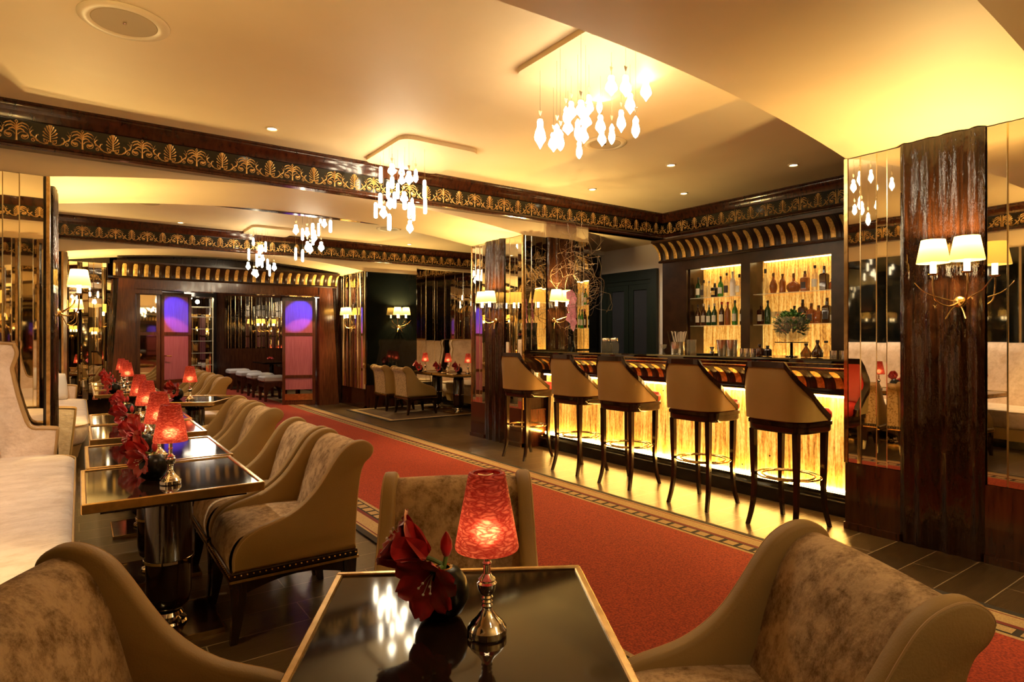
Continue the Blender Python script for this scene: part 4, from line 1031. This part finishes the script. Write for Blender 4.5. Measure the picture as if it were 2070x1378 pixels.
# flower bowl on a stand
m = MB(); m.lathe([(.001, 0), (.045, 0), (.045, .006), (.012, .014), (.010, .108), (.125, .112), (.125, .120), (.001, .120)], 28); single(m.build('cake_stand', 'blackglass', smooth=True, angle=40), 4.62, 2.66, ZB, 'black pedestal stand carrying the round flower bowl', 'stand')
t = empty('flower_bowl', (4.62, 2.66, ZB+.121), 0, 'round glass bowl packed with green leaves and peach flowers on the black stand', 'flower bowl'); t.scale = (1.3, 1.3, 1.35)
m = MB(); m.lathe([(.001, 0), (.05, .003), (.085, .03), (.102, .075), (.098, .115), (.082, .145), (.079, .145), (.094, .115), (.098, .075), (.08, .032), (.001, .008)], 28); m.build('bowl', 'glass_clear', t, smooth=True)
m = MB(); m2 = MB(); rl = random.Random(5)
def leafq(m, p, d, L, w_):
    d = Vector(d).normalized(); s = d.cross(Vector((rl.random()-.5, rl.random()-.5, 1))).normalized(); n_ = s.cross(d); p = Vector(p)
    m.add([tuple(p), tuple(p+d*L*.5+s*w_+n_*.004), tuple(p+d*L), tuple(p+d*L*.5-s*w_+n_*.004)], [(0, 1, 2, 3)])
for i in range(520):
    a = rl.random()*6.283; b = rl.random()*pi*.75; q = .086*(rl.random()**.4); p = (cos(a)*sin(b)*q*1.05, sin(a)*sin(b)*q*1.05, .105+cos(b)*q*.85-.01)
    leafq(m, p, (rl.random()-.5+p[0]*8, rl.random()-.5+p[1]*8, rl.random()*.9-.2), .026+.014*rl.random(), .009)
for i in range(22):
    a = rl.random()*6.283; p = (cos(a)*.075, sin(a)*.078, .05+.12*rl.random())
    for k in range(9): leafq(m2, p, (cos(k)+p[0]*6, sin(k)+p[1]*6, .5*sin(k*2)), .014, .006)
o = m.build('foliage', 'leaf', t, fixn=False); o['kind'] = 'stuff'; o = m2.build('blossoms', 'peach', t, fixn=False); o['kind'] = 'stuff'

# orchid and bare branches at the far end of the counter
t = empty('orchid_arrangement', (4.64, 5.34, ZB), 0, 'pink orchid spray with curly bare branches at the far end of the bar', 'flower arrangement')
m = MB(); m.lathe([(.001, 0), (.045, 0), (.05, .02), (.035, .20), (.045, .34), (.04, .34), (.001, .30)], 20); m.build('vase_body', 'blackglass', t, smooth=True, angle=50)
m = MB(); rb = random.Random(11)
def twig(p, d, L, r, depth):
    p = Vector(p); d = Vector(d).normalized(); pts = [tuple(p)]; n_ = 7
    for i in range(n_):
        d = (d+Vector((rb.gauss(0, .30), rb.gauss(0, .26), rb.gauss(0, .30)))-Vector((p.x, p.y+.05, 0))*.9).normalized(); p = p+d*L/n_; pts.append(tuple(p))
        if depth and i > 1 and rb.random() < .62: twig(p, d+Vector((rb.gauss(0, .9), rb.gauss(0, .9), rb.gauss(0, .6))), L*.55, r*.6, depth-1)
    m.tube(pts, [max(r*(1-i/(n_+1)), .0009) for i in range(n_+1)], 4)
for i in range(8): twig((rb.gauss(0, .01), rb.gauss(0, .01), .30), (rb.gauss(0.02, .10), rb.gauss(-.10, .08), 1), .80+.2*rb.random(), .0036, 2)
for i in range(4): twig((0, 0, .32), (rb.gauss(-.2, .2), rb.gauss(-.1, .1), -.3), .28, .0026, 1)
m.build('bare_branches', 'twig', t, fixn=False)
m = MB(); path = smoothpts([(0, 0, .30), (.0, -.01, .52), (.0, -.03, .62), (-.01, -.05, .56), (-.01, -.06, .40), (-.01, -.06, .30)], 5); m.tube(path, .003, 6); m.build('orchid_stem', 'stem', t, smooth=True)
for i in range(9):
    m = MB(); c = Vector((-.04+.02*(i % 2), -.04-.02*(i % 3), .64-i*.043)); f = Vector((-1, -.35+.3*(i % 3), -.15)).normalized(); q = Vector((0, 0, 1)).rotation_difference(f)
    for k in range(5):
        a = 2*pi*k/5+i
        def fn(u, v):
            s = (v-.5)*2; w_ = .038*sin(pi*min(1, .1+u*.9))**.7
            x, y = u*.068*cos(a)-w_*s*sin(a), u*.068*sin(a)+w_*s*cos(a); return tuple(c+q @ Vector((x, y, .010*u*u+.004*s*s)))
        m.grid(fn, 4, 4)
    m.sphere(tuple(c+f*.006), .006, 6, 5); m.build('orchid_bloom', 'pink', t, smooth=True, fixn=False)

# ------------------------------------------------------------------ wall sconces
def make_sconce():
    t = empty('wall_sconce')
    m = MB(); m.lathe([(.001, 0), (.035, .0), (.035, .006), (.028, .012), (.012, .018), (.001, .02)], 20, T=lambda x, y, z: (z, x, y-.02)); m.build('backplate', 'brass', t, smooth=True, angle=50)
    m = MB()
    for sg in (-1, 1):
        m.tube(smoothpts([(.012, 0, -.02), (.07, sg*.03, -.045), (.13, sg*.075, -.01), (.145, sg*.085, .07), (.145, sg*.083, .135)], 5), [.007]*5+[.005]*16, 6)
        m.tube(smoothpts([(.012, 0, -.02), (.05, sg*.06, .0), (.10, sg*.14, .04), (.12, sg*.19, .10)], 5), [.005]*8+[.003]*8, 5)
        m.tube(smoothpts([(.012, 0, -.02), (.04, sg*.03, -.07), (.06, sg*.05, -.12)], 4), .004, 5)
        m.lathe([(.001, 0), (.026, .006), (.028, .012), (.001, .012)], 14, (.145, sg*.083, .132))
    m.build('branch_arm', 'brass', t, smooth=True, angle=60)
    for sg in (-1, 1):
        m = MB(); m.lathe([(.001, .145), (.015, .145), (.015, .212), (.001, .212)], 14, (.145, sg*.083, 0)); m.build('candle_tube', 'candle', t, smooth=True, angle=40)
        m = MB(); m.lathe([(.083, .205), (.084, .207), (.060, .338), (.059, .339)], 32, (.145, sg*.083, 0), caps=False); s_ = m.build('lamp_shade', 'shade_cream', t, smooth=True, fixn=False)
        lamp('bulb_light', (.145, sg*.083, .312), 17.5, (1., .71, .28), .015, t)
    return t
sc0 = make_sconce(); KC[sc0.name] = tree(sc0)
def sconce(x, y, deg, where): put(sc0, 'wall lamp', 'double wall sconces with cream shades', x, y, 1.51, deg, 'double cream-shaded brass branch sconce ' + where)
sconce(XR-.055, 1.385, 180, 'on the rippled wooden pillar beside the last bar stool')
sconce(XR-.055, 6.25, 180, 'on the mirrored column, facing the aisle')
sconce(4.66, 5.68, -90, 'above the far end of the counter')
sconce(4.88, 10.535, -90, 'on the black glass panel beyond the pair of spotted armchairs')
sconce(XL+.055, 6.30, 0, 'jutting from the mirrored column behind the nearest sofa')
sconce(-.68, 2.072, 90, 'over the near end of the nearest sofa')
sconce(-.68, 6.892, 90, 'added unseen over the near end of the second sofa')  # hidden sconce added to light the second bay's left ceiling
sconce(1.2, YB+.03, 90, 'added unseen on the mirrored back wall, sofa side')  # back-wall pair added out of view to brighten the near ceiling
sconce(3.6, YB+.03, 90, 'added unseen on the mirrored back wall, bar side')
sconce(XL+.03, 11.1, 0, 'on the mirrored strips left of the wooden doorway')
sconce(XR-.03, 11.1, 180, 'on the mirrored strips right of the wooden doorway')
sconce(4.52, 13.6, 180, 'in the lounge past the doorway, nearer')
sconce(4.52, 15.6, 180, 'in the lounge past the doorway, farther')

# ------------------------------------------------------------------ chandeliers
def chandelier(name, rect, pend, label):
    x0, x1, y0, y1 = rect; t = empty(name, (0, 0, 0), 0, label, 'chandelier', 'glass drop chandeliers')
    m = MB(); c = .10; P = []
    for k, (cx, cy) in enumerate(((x1-c, y1-c), (x0+c, y1-c), (x0+c, y0+c), (x1-c, y0+c))):
        for i in range(7): a = pi/2*k+pi/2*i/6; P.append((cx+c*cos(a), cy+c*sin(a)))
    m.prism(P, ZC-.035, ZC, 'xy'); m.build('canopy', 'plaster', t)
    cap = MB(); 
    for i, (x, y, zb_, L, k) in enumerate(pend):
        r0 = random.Random(i*7+1); m = MB()
        if k == 'P': pr = [(.001, 0), (.018, .02*L/.12), (.034, .035*L/.12), (.037, .046*L/.12), (.030, .068*L/.12), (.018, .088*L/.12), (.020, .106*L/.12), (.014, .118*L/.12), (.001, L)]
        elif k == 'S': pr = [(.001, 0), (.012, .01), (.023, L*.25), (.024, L*.4), (.016, L*.65), (.018, L*.8), (.006, L*.97), (.001, L)]
        else: pr = [(.001, 0), (.015, .004), (.019, .02), (.018, L-.02), (.012, L-.003), (.001, L)]
        sx = 1.0; sy = .55 if k == 'P' else .8; ra = r0.random()*3.14 if k != 'P' else -.6+r0.random()*.9
        T = lambda X, Y, Z, ra=ra, x=x, y=y, zb_=zb_: (x+X*cos(ra)-Y*sin(ra), y+X*sin(ra)+Y*cos(ra), zb_+Z)
        m.lathe(pr, 12, T=T, sx=sx, sy=sy); m.build('pendant', 'pendant', t, smooth=True, angle=60)
        m = MB(); m.tube([(x, y, zb_+L-.004), (x, y, ZC-.036)], .0011, 4); m.build('cable', 'cable', t)
        if k != 'T':
            zc = zb_+L+.025; m = MB()
            m.add([(x-.013, y, zc+.026), (x+.004, y-.006, zc+.020), (x+.015, y, zc+.030), (x+.010, y+.004, zc+.004), (x, y, zc-.008), (x-.012, y-.003, zc+.006), (x, y+.009, zc+.012)], [(0, 1, 4, 5), (1, 2, 3, 4), (0, 5, 6), (5, 4, 6), (4, 3, 6), (3, 2, 6), (2, 1, 6), (1, 0, 6)])
            m.build('glass_shard', 'pendant_cap', t)
    return t
CH_A = [(2.345, 2.995, 2.459, 0.188, 'P'), (2.578, 3.149, 2.52, 0.129, 'P'), (2.261, 2.699, 2.358, 0.123, 'S'), (2.347, 2.834, 2.467, 0.104, 'S'), (2.556, 2.943, 2.667, 0.12, 'P'), (2.463, 2.887, 2.61, 0.107, 'S'), (2.689, 3.131, 2.649, 0.11, 'P'), (2.251, 2.51, 2.486, 0.101, 'P'), (2.396, 2.701, 2.441, 0.131, 'S'), (2.671, 2.997, 2.453, 0.126, 'S'), (2.81, 3.107, 2.608, 0.118, 'P'), (2.539, 2.759, 2.64, 0.124, 'P'), (2.353, 2.585, 2.472, 0.096, 'P'), (2.981, 3.132, 2.855, 0.136, 'S'), (2.708, 2.836, 2.572, 0.129, 'P'), (2.862, 2.983, 2.566, 0.113, 'P'), (2.536, 2.565, 2.694, 0.121, 'P'), (2.451, 2.368, 2.605, 0.12, 'P'), (2.974, 2.695, 2.802, 0.15, 'P'), (2.744, 2.614, 2.646, 0.13, 'P'), (3.026, 2.965, 2.686, 0.156, 'P'), (2.631, 2.657, 2.452, 0.126, 'S'), (2.6, 2.434, 2.425, 0.128, 'S')]
CH_B = [(2.314, 5.385, 2.738, 0.155, 'T'), (2.202, 4.888, 2.677, 0.109, 'P'), (2.309, 5.119, 2.629, 0.114, 'T'), (2.596, 5.528, 2.863, 0.118, 'P'), (2.499, 5.327, 2.737, 0.08, 'P'), (2.283, 4.72, 2.579, 0.118, 'P'), (2.537, 5.104, 2.715, 0.128, 'S'), (2.487, 4.833, 2.514, 0.163, 'T'), (2.862, 5.548, 2.537, 0.167, 'T'), (2.435, 5.495, 2.625, 0.166, 'T'), (2.303, 4.988, 2.513, 0.14, 'T'), (2.249, 5.247, 2.469, 0.139, 'T'), (2.389, 5.246, 2.483, 0.156, 'T'), (2.417, 5.41, 2.505, 0.114, 'P'), (2.423, 5.111, 2.505, 0.115, 'P'), (2.319, 4.879, 2.399, 0.119, 'T'), (2.315, 5.508, 2.426, 0.152, 'T'), (2.208, 5.08, 2.342, 0.112, 'P'), (2.217, 4.976, 2.222, 0.147, 'T'), (2.621, 5.412, 2.439, 0.164, 'T'), (2.453, 4.98, 2.334, 0.14, 'T'), (2.55, 5.205, 2.477, 0.121, 'S'), (2.586, 5.327, 2.282, 0.127, 'P')]
CH_C = [(2.185, 10.249, 2.502, 0.191, 'T'), (2.174, 9.89, 2.688, 0.129, 'S'), (2.139, 10.074, 2.336, 0.124, 'P'), (2.382, 10.417, 2.603, 0.182, 'T'), (2.347, 10.122, 2.616, 0.136, 'P'), (2.317, 9.739, 2.59, 0.161, 'T'), (2.316, 10.303, 2.407, 0.221, 'T'), (2.282, 9.996, 2.396, 0.127, 'P'), (2.301, 9.872, 2.445, 0.119, 'P'), (2.379, 10.222, 2.4, 0.113, 'T'), (2.24, 10.149, 2.252, 0.108, 'P'), (2.192, 9.778, 2.192, 0.124, 'P'), (2.409, 10.004, 2.351, 0.169, 'T'), (2.521, 10.33, 2.283, 0.189, 'T'), (2.544, 10.142, 2.348, 0.134, 'P')]
CH_D = [(2.197, 7.726, 2.561, 0.128, 'P'), (2.153, 7.304, 2.433, 0.145, 'T'), (2.41, 7.979, 2.586, 0.128, 'P'), (2.336, 7.504, 2.525, 0.165, 'T'), (2.425, 7.735, 2.485, 0.165, 'P'), (2.355, 7.27, 2.655, 0.052, 'T'), (2.641, 7.999, 2.736, 0.115, 'P'), (2.53, 7.882, 2.6, 0.169, 'T'), (2.574, 7.556, 2.604, 0.159, 'T'), (2.247, 7.911, 2.27, 0.161, 'T'), (2.193, 7.434, 2.197, 0.15, 'T'), (2.31, 7.633, 2.344, 0.137, 'P'), (2.415, 7.865, 2.359, 0.132, 'P'), (2.244, 7.202, 2.372, 0.102, 'T'), (2.45, 7.534, 2.349, 0.127, 'P')]

chandelier('drop_chandelier', (2.25, 3.05, 2.30, 3.17), CH_A, 'cluster of pear-shaped glowing glass drops hanging closest to the bar')
chandelier('drop_chandelier', (2.2, 2.97, 4.66, 5.53), CH_B, 'cluster of glowing glass tubes and drops in front of the nearer gilded frieze')
chandelier('drop_chandelier', (2.13, 2.80, 9.70, 10.44), CH_C, 'distant cluster of glowing drops over the wooden doorway, below its own canopy')
chandelier('drop_chandelier', (2.15, 2.92, 7.15, 8.05), CH_D, 'distant cluster of glowing drops just under the arch, its top hidden')
CH_E = [(a-.1, b-6.3, c, d, e) for a, b, c, d, e in CH_B[::2]]
chandelier('drop_chandelier', (2.1, 2.9, -1.6, -.75), CH_E, 'unseen glowing drop chandelier added behind the camera to light the near bay')  # added out of view, a copied drop cluster that lights the near bay

# ------------------------------------------------------------------ ceiling speakers, downlights
def speaker(x, y, r, label):
    t = empty('ceiling_speaker', (x, y, ZC), 0, label, 'ceiling speaker', 'round ceiling speakers')
    m = MB(); m.lathe([(r*.72, -.001), (r*.72, -.010), (r*.80, -.016), (r*.95, -.012), (r, -.004), (r, -.001)], 48, caps=False); m.build('ring', 'rim', t, smooth=True, angle=50, fixn=False)
    m = MB(); m.lathe([(.001, -.008), (r*.66, -.010), (r*.70, -.012), (r*.73, -.008)], 48, caps=False); g_ = m.build('grille', 'grille', t, smooth=True, fixn=False)
    m = MB(); m.box((-.008, -.010, -.014), (.008, .010, -.009)); m.build('badge', 'chrome', g_)
speaker(.20, 3.88, .215, 'large round cream ceiling speaker above the sofa row, nearest')
speaker(3.75, 3.87, .19, 'round cream ceiling speaker behind the nearest chandelier drops')
speaker(3.94, 8.87, .19, 'round cream ceiling speaker in the second bay, near the far frieze')
speaker(.70, 8.87, .19, 'round cream ceiling speaker in the second bay above the distant tables')
m = MB(); m.lathe([(.001, -.003), (.036, -.003), (.040, -.006), (.046, -.004), (.048, -.0)], 24, caps=False)
dl = None
for i, (x, y, lb) in enumerate([(-.55, 3.95, ''), (-.5, 8.6, ''), (1.28, 5.17, 'white'), (4.75, 3.98, ''), (5.73, 3.28, ''), (5.80, 4.67, ''), (4.79, 5.15, ''), (4.71, 2.64, ''), (1.22, 10.15, ''), (4.89, 10.10, ''), (1.0, -.4, ''), (4.2, -.6, '')]):
    L_ = ['small lit downlight straight above the nearest sofa seat', 'small lit downlight above the second sofa seat', 'small lit downlight in the ceiling left of the second chandelier', 'small lit downlight over the bar, closer of the aisle-side pair', 'small lit downlight over the bar closest to the pillar and cabinet', 'small lit downlight over the bar beside the striped cabinet crown', 'small lit downlight over the far end of the bar', 'small lit downlight half hidden at the curved ceiling edge',
          'small lit downlight in the second bay toward the left', 'small lit downlight in the second bay above the rug', 'small lit downlight added unseen behind the camera on the sofa side', 'small lit downlight added unseen behind the camera on the bar side'][i]  # last two are unseen downlights added to light the foreground
    t = empty('downlight', (x, y, ZC), 0, L_, 'downlight', 'recessed downlights')
    mm = MB(); mm.lathe([(.001, -.004), (.034, -.004)], 20, caps=False); mm.build('lens', 'downlight', t, fixn=False)
    mm = MB(); mm.lathe([(.034, -.004), (.040, -.010), (.050, -.006), (.052, -.0)], 24, caps=False); mm.build('ring', 'rim', t, smooth=True, fixn=False)
    lamp('spot_light', (0, 0, -.02), DL*(3.6 if i < 2 else 1), (1., .88, .72) if i < 2 else (1., .80, .50), .03, t, 'SPOT', spot_size=radians(100), spot_blend=.7)

t = empty('downlight', (5.50, 6.25, 2.625), 0, 'small lit downlight in the low passage ceiling before the dark door', 'downlight', 'recessed downlights')
mm = MB(); mm.lathe([(.001, -.004), (.034, -.004)], 20, caps=False); mm.build('lens', 'downlight', t, fixn=False)
mm = MB(); mm.lathe([(.034, -.004), (.040, -.010), (.050, -.006), (.052, -.0)], 24, caps=False); mm.build('ring', 'rim', t, smooth=True, fixn=False)
lamp('spot_light', (0, 0, -.02), 24, (1., .84, .62), .03, t, 'SPOT', spot_size=radians(160), spot_blend=.6)
# ------------------------------------------------------------------ the lounge beyond the doorway
def make_bench():
    t = empty('upholstered_stool'); m = MB(); m.cbox((-.24, -.26, .38), (.24, .26, .50), .03); m.build('seat', 'white_cloth', t, smooth=True, angle=40)
    m = MB(); m.prism([(-.22, 0), (-.22, .38), (.22, .38), (.22, 0), (.17, 0), (.16, .16), (.10, .26), (0, .31), (-.10, .26), (-.16, .16), (-.17, 0)], -.24, -.21, 'xz')
    m.prism([(-.22, 0), (-.22, .38), (.22, .38), (.22, 0), (.17, 0), (.16, .16), (.10, .26), (0, .31), (-.10, .26), (-.16, .16), (-.17, 0)], .21, .24, 'xz')
    m.box((-.22, -.21, .28), (-.19, .21, .38)); m.box((.19, -.21, .28), (.22, .21, .38)); m.build('arched_frame', 'wood_red', t); return t
bn = make_bench(); KC[bn.name] = tree(bn)
for y, lb in ((12.95, 'nearest'), (14.0, 'second'), (15.1, 'third'), (16.3, 'farthest')): put(bn, 'stool', 'grey upholstered stools in the lounge', 3.22, y, .0135, 0, 'grey-topped arched stool in the lounge past the doorway, ' + lb + ' of the row')
for y, lb in ((13.4, 'nearer'), (15.6, 'farther')):
    t = empty('lounge_table', (3.85, y, 0), 0, 'dark lounge table behind the arched stools, ' + lb, 'table', 'lounge tables')
    m = MB(); m.cbox((-.32, -.55, .66), (.32, .55, .70)); m.build('tabletop', 'tabletop', t)
    m = MB(); m.lathe([(.16, 0), (.16, .02), (.05, .04), (.05, .62), (.12, .66)], 16); m.build('pedestal', 'wood_dark', t, smooth=True)
m = MB(); m.lathe([(.001, 0), (.05, 0), (.06, .08), (.03, .14), (.04, .17), (.03, .17), (.001, .1)], 16); single(m.build('blue_vase', mat('blue_glaze', (.03, .07, .30), .2), smooth=True), 3.70, 13.3, .70, 'small blue vase on the lounge table past the doorway', 'vase')
m = MB(); ms = MB()
for a in range(5): blossom(m, ms, (cos(a)*.02, sin(a)*.02, .06), (cos(a*1.3)*.7, sin(a*1.3)*.7, .8), .07, .03, a)
single(m.build('lounge_flowers', 'petal', smooth=True, fixn=False), 3.75, 15.3, .70, 'red flowers on the farther lounge table', 'flowers')
t = empty('display_cabinet', (2.45, 16.9, 0), 0, 'tall lit glass display cabinet full of bottles in the lounge', 'cabinet')
m = MB(); m.box((-.36, -.15, 0), (-.30, .2, 2.5)); m.box((.30, -.15, 0), (.36, .2, 2.5)); m.box((-.3, -.15, 0), (.3, .2, .3)); m.box((-.3, -.15, 2.3), (.3, .2, 2.5)); m.box((-.3, .18, .3), (.3, .2, 2.3)); m.build('frame', 'black', t)
m = MB(); mirror = None
strips(lambda s, d, z: (s, .17-d, z), -.3, .3, .3, 2.3, [.1, .08], m, MB()); m.build('mirror_back', 'mirror', t, fixn=False)
m = MB()
for z in (.6, .9, 1.2, 1.5, 1.8, 2.05): m.box((-.3, -.1, z), (.3, .16, z+.01))
m.build('shelf', 'shelf_glass', t)
m = MB(); m.box((-.29, -.12, .31), (-.275, -.10, 2.29)); m.box((.275, -.12, .31), (.29, -.10, 2.29)); m.build('light_strip', 'rim', t); lamp('cabinet_light', (0, -.05, 2.2), 6, (1., .85, .65), .05, t)
lamp('lounge_light', (2.2, 14.5, 2.4), 30, (1., .82, .62), .2)
lamp('lounge_light', (2.2, 16.2, 2.4), 22, (1., .82, .62), .2)
for px_ in (1.36, 3.42):
    lamp('blue_spot', (px_, 10.95, 2.2), BLUE, (.02, .05, 1.), .03, None, 'SPOT', spot_size=radians(30), spot_blend=.25).rotation_euler = (radians(62), 0, 0)
    lamp('rose_spot', (px_, 10.95, 2.2), 30, (1., .34, .26), .03, None, 'SPOT', spot_size=radians(44), spot_blend=.2).rotation_euler = (radians(36), 0, 0)

# ------------------------------------------------------------------ camera, render look
cd = bpy.data.cameras.new('camera'); cam = bpy.data.objects.new('camera', cd); C.objects.link(cam); SC.camera = cam
cam.location = (0, 0, 1.28); cam.rotation_euler = (radians(90), 0, radians(-35.41)); cd.sensor_width = 36; cd.lens = 36*1231/2070; cd.shift_y = -6/2070; cd.clip_start = .02
wd = bpy.data.worlds.new('world'); SC.world = wd; wd.use_nodes = True; wd.node_tree.nodes['Background'].inputs[0].default_value = (.02, .016, .012, 1)
vs = SC.view_settings; SC.display_settings.display_device = 'sRGB'; vs.view_transform = 'Standard'; vs.look = 'None'; vs.gamma = 1; vs.use_curve_mapping = False; vs.exposure = EXPO
cy = SC.cycles; cy.max_bounces = 9; cy.glossy_bounces = 7; cy.diffuse_bounces = 4; cy.transmission_bounces = 4; cy.transparent_max_bounces = 12
cy.caustics_reflective = False; cy.caustics_refractive = False; cy.sample_clamp_indirect = 4.; cy.use_denoising = True; cy.blur_glossy = .5
